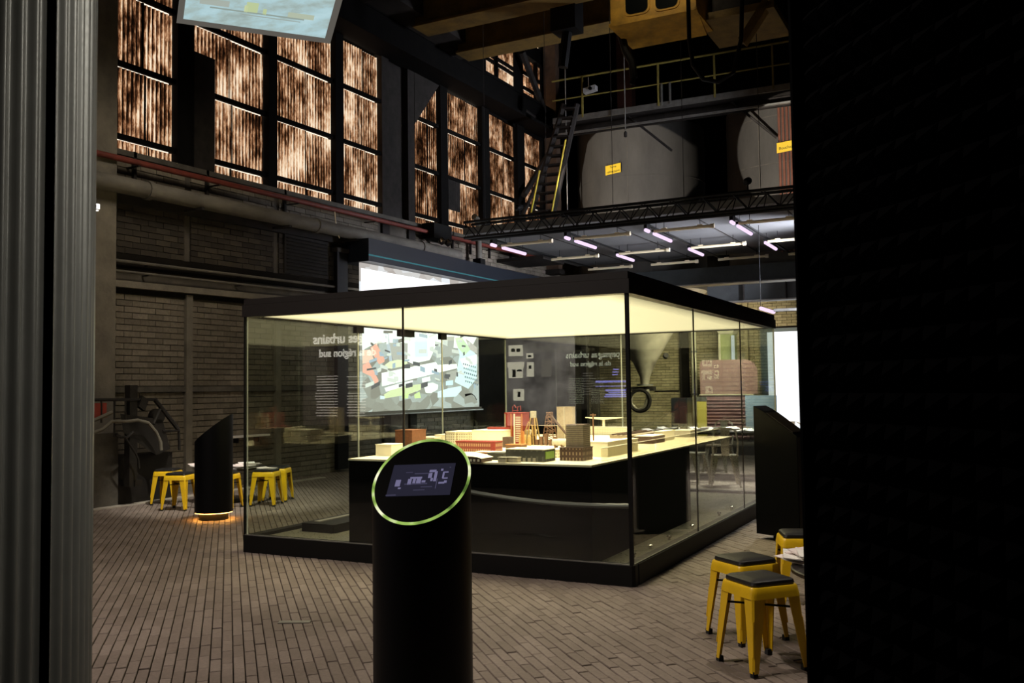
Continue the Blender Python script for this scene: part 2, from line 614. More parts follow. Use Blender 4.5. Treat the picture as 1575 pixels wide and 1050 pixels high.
def paver_verts(cx, cy, dz, j, tilt):
    hl, hw = PL / 2 - PG / 2, PW / 2 - PG / 2
    out = []
    for z, s in ((-0.05, 0), (-0.004 + dz, 0), (dz, 0.0025)):
        for a, b in ((-1, -1), (1, -1), (1, 1), (-1, 1)):
            u, v = a * (hl - s), b * (hw - s)
            x = cx + ux * u + vx * v * 1.0
            y = cy + uy * u + vy * v * 1.0
            out.append((x, y, z + (tilt * v if z > -0.04 else 0)))
    return out


PF = [(0, 1, 5, 4), (1, 2, 6, 5), (2, 3, 7, 6), (3, 0, 4, 7), (4, 5, 9, 8), (5, 6, 10, 9), (6, 7, 11, 10), (7, 4, 8, 11), (8, 9, 10, 11)]
# vx,vy is right-handed against ux,uy: flip faces when needed
if ux * vy - uy * vx < 0:
    PF = [tuple(reversed(q)) for q in PF]
inview = [i for i, c in enumerate(cand) if 150 < c[2][0] < 1235 and c[2][1] < 1046 and not (560 < c[2][0] < 728)]
inview.sort(key=lambda i: cand[i][2][2])
single = set(inview[:300])
pm = MB()
pm.add(paver_verts(0, 0, 0, 0, 0), PF)
pave0 = pm.build('paver', MAT['paver'], floor)
field = MB()
first = True
for i, (cx, cy, p) in enumerate(cand):
    dz = rng.uniform(-0.0025, 0.0025)
    if i in single:
        if first:
            o = pave0
            first = False
        else:
            o = pave0.copy()
            COL.objects.link(o)
            o.parent = floor
        o.location = (cx, cy, dz)
        o.rotation_euler = (rng.uniform(-0.012, 0.012), rng.uniform(-0.012, 0.012), rng.uniform(-0.008, 0.008))
    else:
        field.add(paver_verts(cx, cy, dz, 0, rng.uniform(-0.03, 0.03)), PF)
field.build('paver_field', MAT['paver'], floor, kind='stuff')
box((-10.18, 6.8, -0.06), (-10.03, 12.5, 0.012)).build('kerb_strip', MAT['kerb'], floor, label='pale concrete strip along the foot of the left wall')
c = at(453, 957, Z=0)
box((-0.10, -0.028, -0.002), (0.10, 0.028, 0.006)).build('floor_plate', MAT['steel_grey'], floor, label='small steel cover plate between the pavers')
bpy.data.objects['floor_plate'].location = (c.x, c.y, 0.0)
bpy.data.objects['floor_plate'].rotation_euler = (0, 0, radians(27))

# --- left wall
wall_l = box((XW - 0.35, -0.8, -0.05), (XW - 0.03, YB + 0.2, 4.82)).build('wall_left', MAT['wall_mortar'])
tag(wall_l, 'left hall wall of pale sooty brick with steel framing', kind='structure')
BL, BH = 0.27, 0.083
bc = []
spans = [(8.6, 9.94), (10.06, 11.87), (11.99, 14.85), (16.15, 25.5)]
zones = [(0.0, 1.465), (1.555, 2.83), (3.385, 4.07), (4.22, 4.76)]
for zi, (z0, z1) in enumerate(zones):
    n = int((z1 - z0) / BH)
    hz = (z1 - z0) / n
    for j in range(n):
        for sa, sb in spans:
            y = sa - (j % 2) * BL * 0.5
            while y < sb:
                a, b = max(y, sa), min(y + BL, sb)
                if b - a > 0.05:
                    zc = z0 + (j + 0.5) * hz
                    yc = (a + b) / 2
                    bc.append((yc, b - a, wz(zc, yc) if z0 > 3 else zc, hz, zi))
                y += BL
vis = []
for i, (y, l, z, h, zi) in enumerate(bc):
    p = pix((XW, y, z))
    if 150 < p[0] < 372 and 60 < p[1] < 770 and l > BL - 0.001 and zi != 2:
        vis.append((p[2], i))
vis.sort()
vis = set(i for d, i in vis[:300])
b0 = box((-0.04, -BL / 2 + 0.004, -0.037), (0.0, BL / 2 - 0.004, 0.037)).build('brick', MAT['brick'], wall_l)
field, field2 = MB(), MB()
first = True
for i, (y, l, z, h, zi) in enumerate(bc):
    px_ = rng.uniform(-0.005, 0.006)
    if i in vis:
        o = b0 if first else b0.copy()
        if not first:
            COL.objects.link(o)
            o.parent = wall_l
        first = False
        o.location = (XW + px_, y, z)
    else:
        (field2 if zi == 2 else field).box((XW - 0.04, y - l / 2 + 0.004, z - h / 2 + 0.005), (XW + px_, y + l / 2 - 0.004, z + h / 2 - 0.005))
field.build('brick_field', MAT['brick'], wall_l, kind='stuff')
field2.build('dark_brick_field', MAT['brick_dark'], wall_l, kind='stuff')
# concrete pillar at the near end, steel posts and beams on the brick
box((XW - 0.02, 7.75, 0), (XW + 0.16, 8.6, 8.0)).build('pillar', MAT['concrete'], wall_l, label='grey plastered pillar at the near end of the wall')
for y in (10.0, 11.93):
    box((XW - 0.02, y - 0.06, 0), (XW + 0.05, y + 0.06, 2.9)).build('steel_post', MAT['concrete'], wall_l)
box((XW - 0.02, 8.6, 1.47), (XW + 0.035, 14.8, 1.55)).build('steel_beam', MAT['concrete_dark'], wall_l)


def rail_box(y0, y1, z, h, x0, x1):
    A = [(x0, y0, wz(z, y0) - h / 2), (x1, y0, wz(z, y0) - h / 2), (x1, y0, wz(z, y0) + h / 2), (x0, y0, wz(z, y0) + h / 2)]
    B = [(x0, y1, wz(z, y1) - h / 2), (x1, y1, wz(z, y1) - h / 2), (x1, y1, wz(z, y1) + h / 2), (x0, y1, wz(z, y1) + h / 2)]
    return MB().hull2(A, B)


rail_box(8.6, 25.5, 2.95, 0.09, XW - 0.02, XW + 0.10).build('concrete_band', MAT['concrete'], wall_l)
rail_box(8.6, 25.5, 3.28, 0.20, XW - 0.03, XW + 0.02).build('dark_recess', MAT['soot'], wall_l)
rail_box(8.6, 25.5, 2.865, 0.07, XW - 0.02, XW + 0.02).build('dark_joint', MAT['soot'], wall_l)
rail_box(8.6, 25.5, 4.13, 0.12, XW - 0.02, XW + 0.06).build('steel_ledge', MAT['steel_dark'], wall_l)
rail_box(8.6, 22.4, 4.775, 0.075, XW - 0.06, XW + 0.05).build('sill_beam', MAT['concrete_dark'], wall_l)
for y in (9.0, 10.35, 12.1, 17.6, 18.4, 19.3, 20.4):
    box((XW + 0.0, y - 0.025, wz(4.40, y)), (XW + 0.05, y + 0.025, wz(4.82, y))).build('rail_bracket', MAT['steel_dark'], wall_l)
# heavy steel column between the two glazed bays
colm = thing('steel_column', (XW, 15.45, 0), 'broad dark riveted steel column between the two glowing window bays', 'column')
box((XW - 0.25, 14.96, 0), (XW + 0.02, 15.2, 9.0)).build('flange', MAT['steel_dark'], colm, True)
box((XW - 0.25, 15.88, 0), (XW + 0.02, 16.12, 9.0)).build('flange', MAT['steel_dark'], colm, True)
box((XW - 0.28, 15.2, 0), (XW - 0.12, 15.88, 9.0)).build('web', MAT['steel_dark'], colm, True)
mb = MB().prism([(0, 0), (1, 0), (0, 1)], 0, 1)
gus = MB().hull2([(XW - 0.2, 16.12, 7.0), (XW - 0.2, 17.1, 8.1), (XW - 0.2, 16.12, 8.1)], [(XW + 0.03, 16.12, 7.0), (XW + 0.03, 17.1, 8.1), (XW + 0.03, 16.12, 8.1)])
gus.build('gusset', MAT['steel_dark'], colm, True)

# --- glazed bays of corrugated translucent sheets
WAVE = 0.076


def sheet(y0, y1, z0, z1, x=XW - 0.06):
    n = max(2, int((y1 - y0) / WAVE * 6))
    vs, fs = [], []
    for i in range(n + 1):
        y = y0 + (y1 - y0) * i / n
        dx = 0.013 * sin(2 * pi * y / WAVE)
        for z in (z0, z1):
            vs.append((x + dx, y, wz(z, y)))
    for i in range(n):
        fs.append((2 * i, 2 * i + 2, 2 * i + 3, 2 * i + 1))
    # thickness: back skin
    o = len(vs)
    vs += [(a - 0.003, b, c_) for a, b, c_ in vs]
    fs += [tuple(o + k for k in reversed(q)) for q in fs[:n]]
    return MB().add(vs, fs)


def bay(idx, y0, y1, z_top, mulls, levels, label, skin='sheet'):
    """mulls: (y0,y1) of the opaque posts; levels: rail heights at y=8.6"""
    wnd = thing('window_%d' % idx, (XW - 0.06, (y0 + y1) / 2, levels[0]), None, None)
    tag(wnd, label, kind='structure')
    bl = MB().hull2([(XW - 0.16, y0, wz(levels[0], y0)), (XW - 0.16, y1, wz(levels[0], y1)), (XW - 0.16, y1, wz(z_top, y1)), (XW - 0.16, y0, wz(z_top, y0))],
                    [(XW - 0.19, y0, wz(levels[0], y0)), (XW - 0.19, y1, wz(levels[0], y1)), (XW - 0.19, y1, wz(z_top, y1)), (XW - 0.19, y0, wz(z_top, y0))])
    bl.build('outer_pane', MAT['daylight'], wnd, True)
    edges = [y0] + [e for m in mulls for e in m] + [y1]
    cells = [(edges[i], edges[i + 1]) for i in range(0, len(edges), 2)]
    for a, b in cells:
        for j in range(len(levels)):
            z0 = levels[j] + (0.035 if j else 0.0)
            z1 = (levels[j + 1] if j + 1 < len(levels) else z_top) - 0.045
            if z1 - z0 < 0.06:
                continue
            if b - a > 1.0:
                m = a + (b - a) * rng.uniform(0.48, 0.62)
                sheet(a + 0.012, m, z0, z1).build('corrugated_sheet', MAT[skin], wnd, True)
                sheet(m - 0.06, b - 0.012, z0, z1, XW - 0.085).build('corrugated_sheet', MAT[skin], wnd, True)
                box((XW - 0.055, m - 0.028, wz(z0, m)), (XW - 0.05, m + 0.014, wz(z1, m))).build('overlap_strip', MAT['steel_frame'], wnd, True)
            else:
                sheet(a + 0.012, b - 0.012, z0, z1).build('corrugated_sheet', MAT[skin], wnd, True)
    for m0, m1 in mulls:
        box((XW - 0.15, m0, wz(levels[0], m0) - 0.05), (XW + 0.04, m1, wz(z_top, m1))).build('mullion', MAT['steel_frame'], wnd, True)
    for z in levels[1:]:
        rail_box(y0, y1, z, 0.075, XW - 0.06, XW - 0.005).build('glazing_rail', MAT['steel_frame'], wnd, True)
    return wnd


LV = [4.84, 5.007, 6.034, 7.08]
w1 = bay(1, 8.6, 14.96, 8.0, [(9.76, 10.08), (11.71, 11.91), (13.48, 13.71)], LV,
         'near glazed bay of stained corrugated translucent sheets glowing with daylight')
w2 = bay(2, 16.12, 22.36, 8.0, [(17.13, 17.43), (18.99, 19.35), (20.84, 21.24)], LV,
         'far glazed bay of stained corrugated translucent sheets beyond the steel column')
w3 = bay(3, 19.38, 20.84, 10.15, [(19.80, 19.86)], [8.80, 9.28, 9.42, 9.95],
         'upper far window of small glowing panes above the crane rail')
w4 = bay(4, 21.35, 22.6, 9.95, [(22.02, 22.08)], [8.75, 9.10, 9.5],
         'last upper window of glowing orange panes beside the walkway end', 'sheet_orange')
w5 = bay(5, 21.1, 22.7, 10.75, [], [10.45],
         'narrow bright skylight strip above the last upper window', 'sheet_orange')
box((XW - 0.05, 10.06, 4.84), (XW + 0.02, 10.52, 6.62)).build('dark_patch_sheet', MAT['steel_dark'], w1, True, label='dark opaque patch panel beside the first mullion')
sheet(17.45, 18.08, 5.32, 6.0, XW - 0.035).build('dark_patch_sheet', MAT['steel_dark'], w2, True, label='dark opaque patch panel')
# upper wall between and above the windows
box((XW - 0.3, 14.96, 4.8), (XW - 0.21, 25.9, ZC)).build('upper_wall', MAT['steel_frame'], wall_l)
box((XW - 0.3, 7.0, 4.8), (XW - 0.21, 14.96, ZC)).build('upper_wall', MAT['steel_frame'], wall_l)
box((XW - 0.35, -0.8, 4.8), (XW - 0.03, 7.75, ZC)).build('upper_wall', MAT['soot'], wall_l)
for y0, y1, z0, z1 in ((22.4, YB, 4.7, ZC), (8.6, 19.33, 8.15, ZC), (20.86, 21.33, 8.2, 10.5), (19.33, 21.1, 10.35, ZC), (21.1, 22.4, 10.95, ZC), (19.33, 20.9, 8.1, 8.93), (21.33, 22.4, 8.1, 8.93), (21.33, 22.6, 10.2, 10.6)):
    box((XW - 0.2, y0, z0), (XW - 0.02, y1, z1)).build('steel_cladding', MAT['steel_frame'], wall_l)
# crane runway beam along the wall
run = thing('runway_beam', (XW + 0.3, 15, 8.0), 'long black crane runway girder above the glowing windows', 'girder')
rail_box(8.6, 25.0, 8.03, 0.07, XW - 0.02, XW + 0.55).build('bottom_flange', MAT['steel_frame'], run, True)
rail_box(8.6, 25.0, 8.38, 0.64, XW + 0.22, XW + 0.28).build('web', MAT['steel_frame'], run, True)
rail_box(8.6, 25.0, 8.70, 0.07, XW - 0.02, XW + 0.30).build('top_flange', MAT['steel_frame'], run, True)
for k in range(14):
    y = 9.2 + k * 1.15
    box((XW + 0.0, y - 0.02, wz(8.07, y)), (XW + 0.21, y + 0.02, wz(8.66, y))).build('stiffener', MAT['steel_frame'], run, True)

# --- back wall
wall_b = box((-10.9, YB, -0.05), (10, YB + 0.3, ZC)).build('wall_back', MAT['soot'])
tag(wall_b, 'far end wall, yellow brick below and black above', kind='structure')
xl, xr = at(955, 560, Y=YB).x, at(1180, 560, Y=YB).x
bc = []
for j in range(54):
    z = 0.04 + j * 0.081
    x = -10.9 + (j % 2) * 0.13
    while x < 1.5:
        bc.append((x, z))
        x += 0.26
vis = []
for i, (x, z) in enumerate(bc):
    p = pix((x, YB, z))
    if 990 < p[0] < 1175 and 520 < p[1] < 650:
        vis.append((p[2], i))
vis.sort()
vis = set(i for d, i in vis[:300])
field = MB()
b0 = box((-0.124, -0.03, -0.0355), (0.124, 0.0, 0.0355)).build('brick', MAT['brick_yellow'], wall_b)
b0.location = (-10.3, YB, 0.04)
zt_ = at(1200, 510, Y=YB - 0.1).z
dl, dr = at(1180, 600, Y=YB).x, at(1262, 600, Y=YB).x
for i, (x, z) in enumerate(bc):
    a, b = x - 0.124, x + 0.124
    L_, R2 = dl - 0.12, dr + 0.06
    if z < zt_ + 0.12 and b > L_ and a < R2:
        if a < L_:
            b = L_
        elif b > R2:
            a = R2
        else:
            continue
        if b - a < 0.03:
            continue
    yy = YB + rng.uniform(-0.008, 0.004)
    if i in vis:
        o = b0.copy()
        COL.objects.link(o)
        o.parent = wall_b
        o.location = (x, yy, z)
    else:
        field.box((a, yy - 0.03, z - 0.0355), (b, yy, z + 0.0355))
field.build('brick_field', MAT['brick_yellow'], wall_b, kind='stuff')
box((at(1008, 590, Y=YB).x, YB - 0.06, 1.30), (at(1045, 590, Y=YB).x, YB - 0.02, 1.34)).build('mortar_ledge', MAT['soot'], wall_b)

# daylit glazed door at the far right
zt_ = at(1200, 510, Y=YB - 0.1).z
door = thing('door_1', ((dl + dr) / 2, YB - 0.1, 0), None, None)
tag(door, 'tall glazed door blown out with white daylight at the far right', kind='structure')
box((dl + 0.06, YB - 0.09, 0.05), (dr - 0.06, YB - 0.06, zt_)).build('glazing', MAT['daylight_door'], door, True)
box((dl - 0.12, YB - 0.14, 0), (dl + 0.06, YB - 0.05, zt_ + 0.1)).build('door_jamb', MAT['door_frame'], door, True)
box((dr - 0.06, YB - 0.14, 0), (dr + 0.06, YB - 0.05, zt_ + 0.1)).build('door_jamb', MAT['door_frame'], door, True)
box((dl + 0.06, YB - 0.14, zt_), (dr - 0.06, YB - 0.05, zt_ + 0.1)).build('door_head', MAT['door_frame'], door, True)

# --- front wall (behind the camera), right wall, ceiling: the rest of the hall
wf = box((-10.9, 0.4, 0), (-4.2, 0.70, ZC)).build('wall_front', MAT['soot'])
tag(wf, 'dark entrance wall carrying the backlit panels', kind='structure')
wf2 = box((10.0, -0.8, 0), (10.3, YB + 0.3, ZC)).build('wall_right', MAT['soot'])
tag(wf2, 'dark right wall of the hall', kind='structure')
wf3 = box((-10.9, -3.2, 0), (10.3, -2.9, ZC)).build('wall_entrance', MAT['soot'])
tag(wf3, 'dark entrance wall behind the visitor', kind='structure')
ce = box((-11.0, -3.2, ZC), (10.3, YB + 0.3, ZC + 0.3)).build('ceiling', MAT['soot'])
tag(ce, 'black hall roof', kind='structure')

# black foam-clad wall on the right of the entrance
_d = ray(1251, 525)
E0 = Vector((_d.x, _d.y, 0)).normalized() * 2.65
E1 = Vector((1.55, 0.35, 0))
dn = (E1 - E0).normalized()
nn = Vector((dn.y, -dn.x, 0))       # towards the camera side
if nn.dot(EYE - E0) < 0:
    nn = -nn
wl = MB()
wl.obox((E0 + E1) / 2 + Vector((0, 0, 2.2)) - nn * 0.08, dn * ((E1 - E0).length / 2), nn * 0.075, Vector((0, 0, 2.2)))
wall_n = wl.build('wall_near', MAT['foam'])
tag(wall_n, 'black wall clad in acoustic foam filling the right edge', kind='structure')
# foam tiles: shared mesh of little pyramids
TS, NP = 0.44, 6
tile = MB()
for i in range(NP):
    for j in range(NP):
        a, b = i * TS / NP, j * TS / NP
        s = TS / NP
        tile.add([(a, 0.0, b), (a + s, 0.0, b), (a + s, 0.0, b + s), (a, 0.0, b + s), (a + s / 2, -0.035, b + s / 2)],
                 [(0, 1, 4), (1, 2, 4), (2, 3, 4), (3, 0, 4)])
t0 = tile.build('foam_tile', MAT['foam'], wall_n)
ang = atan2(dn.y, dn.x)
LN = (E1 - E0).length
first = True
for k in range(int(LN / TS)):
    for j in range(9):
        o = t0 if first else t0.copy()
        if not first:
            COL.objects.link(o)
            o.parent = wall_n
        first = False
        p = E0 + dn * (k * TS + 0.01) + nn * 0.0
        o.location = (p.x, p.y, 0.1 + j * (TS + 0.004))
        # local -Y must face nn
        o.rotation_euler = (0, 0, ang)
MB().obox(E0 + Vector((0, 0, 2.2)) - dn * 0.004 - nn * 0.02, dn * 0.006, nn * 0.062, Vector((0, 0, 2.2))).build('edge_batten', MAT['foam'], wall_n)

# ================================================================== CORRUGATED COLUMN (left edge)
edge = Vector((cos(radians(90 + 27.39)), sin(radians(90 + 27.39)), 0))
va = at(141, 560, Z=1.45 + 0.0)if False else None
dd = ray(141, 560)
dd = Vector((dd.x, dd.y, 0)).normalized()
RC = 0.63
Pt = EYE.xy.to_3d() + dd * 2.9           # tangent point on the silhouette
Pt.z = 0
perp = Vector((-dd.y, dd.x, 0))          # left of the ray
Cc = Pt + perp * RC
cc = thing('corrugated_column', (Cc.x, Cc.y, 0), 'grey corrugated metal cladding curving round the left edge of the picture', 'cladding')
a_t = atan2(-perp.y, -perp.x)            # angle of the tangent point from the centre
pitch = 0.05 / RC


def corr(a0, a1, R):
    n = int(abs(a1 - a0) / pitch * 10)
    vs, fs = [], []
    for i in range(n + 1):
        a = a0 + (a1 - a0) * i / n
        r = R + 0.008 * cos(2 * pi * (a - a_t) / pitch)
        for z in (0.0, 4.2):
            vs.append((r * cos(a), r * sin(a), z))
    for i in range(n):
        fs.append((2 * i, 2 * i + 2, 2 * i + 3, 2 * i + 1))
    return MB().add(vs, fs)


sg = 1 if (Vector((cos(a_t + 0.1), sin(a_t + 0.1), 0)).dot(dd) < 0) else -1
gap = sg * pitch * 7.0
o = corr(a_t - sg * 1.2, a_t + gap, RC)
o.build('corrugated_sheet', MAT['corrugated'], cc, smooth=True)
o = corr(a_t + gap + sg * 0.018, a_t + gap + sg * 2.6, RC - 0.012)
o.build('corrugated_sheet', MAT['corrugated'], cc, smooth=True)
MB().lathe([(RC - 0.06, 0), (RC - 0.06, 4.2)], 40).build('core', MAT['black'], cc)
MB().lathe([(RC - 0.03, 0), (RC + 0.02, 0), (RC + 0.02, 0.05), (RC - 0.03, 0.05)], 40, cap=False).build('base_ring', MAT['black'], cc)

# ================================================================== GLASS DISPLAY CASE
CX0, CX1, CY0, CY1 = -6.142, -2.367, 6.448, 11.62
ZP, ZB, ZT = 0.152, 2.1435, 2.3067
case = thing('display_case', ((CX0 + CX1) / 2, (CY0 + CY1) / 2, 0), 'large glass display case with black plinth and luminous cream ceiling', 'display case')
pl = MB()
pl.box((CX0 + 0.0, CY0, 0.0), (CX1, CY0 + 0.10, ZP), 0.02)
pl.box((CX0, CY1 - 0.10, 0.0), (CX1, CY1, ZP), 0.02)
pl.box((CX0, CY0 + 0.1, 0.0), (CX0 + 0.10, CY1 - 0.1, ZP))
pl.box((CX1 - 0.10, CY0 + 0.1, 0.0), (CX1, CY1 - 0.1, ZP))
pl.build('plinth', MAT['black'], case, True)
box((CX0 + 0.1, CY0 + 0.1, 0.0), (CX1 - 0.1, CY1 - 0.1, ZP - 0.03)).build('case_floor', worn('olive_case_floor', (0.10, 0.095, 0.07), 0.3, 0.3, 0, 5), case, True)
rim = MB()
rim.box((CX0 + 0.01, CY0 + 0.012, ZP), (CX1 - 0.01, CY0 + 0.022, ZP + 0.008))
rim.box((CX1 - 0.022, CY0 + 0.03, ZP), (CX1 - 0.012, CY1 - 0.03, ZP + 0.008))
rim.build('glass_channel', MAT['steel_grey'], case, True)
rf = MB()
wr = 0.10
rf.box((CX0, CY0, ZB), (CX1, CY0 + wr, ZT - 0.055))
rf.box((CX0, CY1 - wr, ZB), (CX1, CY1, ZT - 0.055))
rf.box((CX0, CY0 + wr, ZB), (CX0 + wr, CY1 - wr, ZT - 0.055))
rf.box((CX1 - wr, CY0 + wr, ZB), (CX1, CY1 - wr, ZT - 0.055))
rf.build('roof_frame', MAT['black_brown'], case, True)
box((CX0 + 0.012, CY0 + 0.012, ZT - 0.052), (CX1 - 0.012, CY1 - 0.012, ZT)).build('roof_cover', MAT['black_brown'], case, True)
box((CX0 + wr, CY0 + wr, ZB + 0.008), (CX1 - wr, CY1 - wr, ZB + 0.03)).build('luminous_ceiling', case_light_mat(CX0 + wr, CX1 - wr, CY0 + wr, CY1 - wr), case, False)
lc = bpy.data.objects['luminous_ceiling']
lc.location = (-case.location.x, -case.location.y, 0)
GT = 0.008


def pane(a, b, name='glass_pane'):
    return box(a, b).build(name, MAT['glass'], case, True)


gy = [CY0 + 0.015, CY0 + (CY1 - CY0) / 3, CY0 + (CY1 - CY0) * 2 / 3, CY1 - 0.015]
gx = [CX0 + 0.015, -4.38, CX1 - 0.015]
g = 0.004
for i in range(2):
    pane((gx[i] + g, CY0 + 0.02, ZP), (gx[i + 1] - g, CY0 + 0.02 + GT, ZB))
    pane((gx[i] + g, CY1 - 0.02 - GT, ZP), (gx[i + 1] - g, CY1 - 0.02, ZB))
for i in range(3):
    pane((CX0 + 0.02, gy[i] + 0.012 + g, ZP), (CX0 + 0.02 + GT, gy[i + 1] - 0.012 - g, ZB))
    pane((CX1 - 0.02 - GT, gy[i] + 0.012 + g, ZP), (CX1 - 0.02, gy[i + 1] - 0.012 - g, ZB))
# polished edges at the joints
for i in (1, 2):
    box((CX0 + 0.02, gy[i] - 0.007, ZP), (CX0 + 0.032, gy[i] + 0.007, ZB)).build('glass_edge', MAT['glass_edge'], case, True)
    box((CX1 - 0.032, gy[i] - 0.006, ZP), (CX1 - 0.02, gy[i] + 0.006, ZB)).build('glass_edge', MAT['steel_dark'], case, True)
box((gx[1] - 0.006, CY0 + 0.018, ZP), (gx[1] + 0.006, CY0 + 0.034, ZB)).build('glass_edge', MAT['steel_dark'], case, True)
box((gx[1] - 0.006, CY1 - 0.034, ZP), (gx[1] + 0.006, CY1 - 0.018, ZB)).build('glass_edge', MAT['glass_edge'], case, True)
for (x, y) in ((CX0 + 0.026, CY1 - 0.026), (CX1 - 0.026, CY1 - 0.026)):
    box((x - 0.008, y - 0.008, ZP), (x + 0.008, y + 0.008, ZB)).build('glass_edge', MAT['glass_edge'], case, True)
box((CX1 - 0.040, CY0 + 0.010, ZP), (CX1 - 0.012, CY0 + 0.034, ZB)).build('corner_post', MAT['black'], case, True)
box((CX0 + 0.010, CY0 + 0.012, ZP), (CX0 + 0.026, CY0 + 0.030, ZB)).build('corner_post', MAT['black'], case, True)
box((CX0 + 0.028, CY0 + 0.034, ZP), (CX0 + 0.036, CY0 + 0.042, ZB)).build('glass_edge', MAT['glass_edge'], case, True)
# patch fittings hanging from the top of the left panes
for y in (gy[1], (gy[1] + gy[2]) / 2 + 0.05, gy[2]):
    l = 0.30 if abs(y - gy[1]) > 0.2 and abs(y - gy[2]) > 0.2 else 0.13
    box((CX0 + 0.012, y - l / 2, ZB - 0.07), (CX0 + 0.06, y + l / 2, ZB)).build('clamp', MAT['black'], case, True)
k = 0
for y in (6.95, 7.35, 7.85, 8.55, 9.5, 10.0):
    MB().lathe([(0.012, 0), (0.012, 0.02), (0.022, 0.024), (0.022, 0.034), (0.014, 0.04)], 12, (CX1 - 0.19, y, ZP - 0.03)).build('floor_knob', MAT['chrome'] if k % 2 else MAT['black_gloss'], case, True, True)
    k += 1
# low black duct along the inside of the left panes
duct = thing('floor_duct', (CX0 + 0.45, 8.6, ZP - 0.03), 'low black duct on the case floor left of the model table', 'duct')
box((CX0 + 0.22, 7.0, ZP - 0.03), (CX0 + 0.62, 11.0, ZP + 0.05), 0.015).build('body', MAT['black'], duct, True)
box((CX0 + 0.30, 7.1, ZP + 0.05), (CX0 + 0.36, 10.9, ZP + 0.058)).build('rail', MAT['steel_grey'], duct, True)

# ================================================================== MODEL TABLE AND MODEL TOWN
TZ = 0.865
TX0, TX1, TY0, TY1 = -4.99, -2.725, 6.53, 10.75
tab = thing('model_table', ((TX0 + TX1) / 2, (TY0 + TY1) / 2, ZP - 0.03), 'black box table with cream top under the city model', 'table')
box((TX0, TY0, ZP - 0.03), (TX1, 9.07, TZ - 0.015)).build('base', MAT['table_black'], tab, True)
box((TX0 - 0.004, TY0 - 0.004, TZ - 0.015), (TX1 + 0.004, TY1 + 0.004, TZ)).build('table_top', MAT['model_top'], tab, True)
box((TX0 - 0.55, 8.4, ZP - 0.03), (TX0, 9.07, TZ - 0.015)).build('base', MAT['table_black'], tab, True)
box((TX0 - 0.55, 8.4, TZ - 0.015), (TX0 - 0.004, TY1, TZ)).build('table_top', MAT['model_top'], tab, True)
# arc reflected in the front glass, built as a silvery tube along the table
pts = []
for i in range(25):
    t = i / 24
    q = at(718 + 253 * t, 755 + 23 * (1 - (1 - t) ** 2.2), Y=6.50)
    pts.append(q)
hs = thing('reflected_arc', pts[12], 'silvery arc of a glass reflection, built as a tube along the black table front', 'hose')
MB().tube(pts, [0.017 + 0.002 * (i % 2) for i in range(25)], 8).build('arc_body', MAT['arc_silver'], hs, True, True)
MB().tube([pts[0] + Vector((-0.02, 0, 0.004)), pts[0] + Vector((0.02, 0, -0.002))], 0.021, 10).build('arc_end', MAT['chrome'], hs, True)


def facade(name, base, win, sx, sz, fill=0.5):
    """card facade with printed window grid (too small to cut)"""
    t = NT(name)
    c = t.n('ShaderNodeTexCoord')
    s = t.n('ShaderNodeSeparateXYZ')
    t.link(c.outputs['Object'], s.inputs[0])
    h = t.math('ADD', s.outputs['X'], s.outputs['Y'])
    a = t.math('LESS_THAN', t.math('FRACT', t.math('DIVIDE', h, sx)), fill)
    b = t.math('LESS_THAN', t.math('FRACT', t.math('DIVIDE', s.outputs['Z'], sz)), 0.55)
    m = t.math('MULTIPLY', a, b)
    return t.bsdf(t.mix(m, base, win), 0.65)


MAT['fac_white'] = facade('white_card_with_windows', (0.80, 0.74, 0.57), (0.33, 0.28, 0.19), 0.022, 0.026)
MAT['fac_red'] = facade('red_card_with_windows', (0.15, 0.022, 0.013), (0.36, 0.22, 0.12), 0.020, 0.05, 0.45)
MAT['fac_umber'] = facade('umber_card_with_windows', (0.065, 0.032, 0.022), (0.25, 0.18, 0.12), 0.030, 0.045, 0.4)
MAT['fac_taupe'] = facade('taupe_card_with_floors', (0.36, 0.30, 0.22), (0.20, 0.165, 0.115), 1.0e3, 0.022, 2.0)
MAT['fac_dark'] = facade('slate_card_with_windows', (0.045, 0.046, 0.042), (0.10, 0.10, 0.09), 0.05, 0.08, 0.3)


def plot(pxl, pxr, pyb, pyt, depth):
    A = at(pxl, pyb, Z=TZ)
    x1 = at(pxr, pyb, Y=A.y).x
    h = at(pxl, pyt, Y=A.y).z - TZ
    return A.x, x1, A.y, A.y + depth, h


def building(name, label, cat, spec, mat, roof=None, roof_h=0.006, group=None):
    x0, x1, y0, y1, h = spec
    t = thing(name, ((x0 + x1) / 2, (y0 + y1) / 2, TZ), label, cat, group)
    hx, hy = abs(x1 - x0) / 2, (y1 - y0) / 2
    box((-hx, -hy, 0), (hx, hy, h)).build('body', mat, t)
    if roof:
        box((-hx - 0.004, -hy - 0.004, h), (hx + 0.004, hy + 0.004, h + roof_h)).build('roof', roof, t)
    return t, hx, hy, h


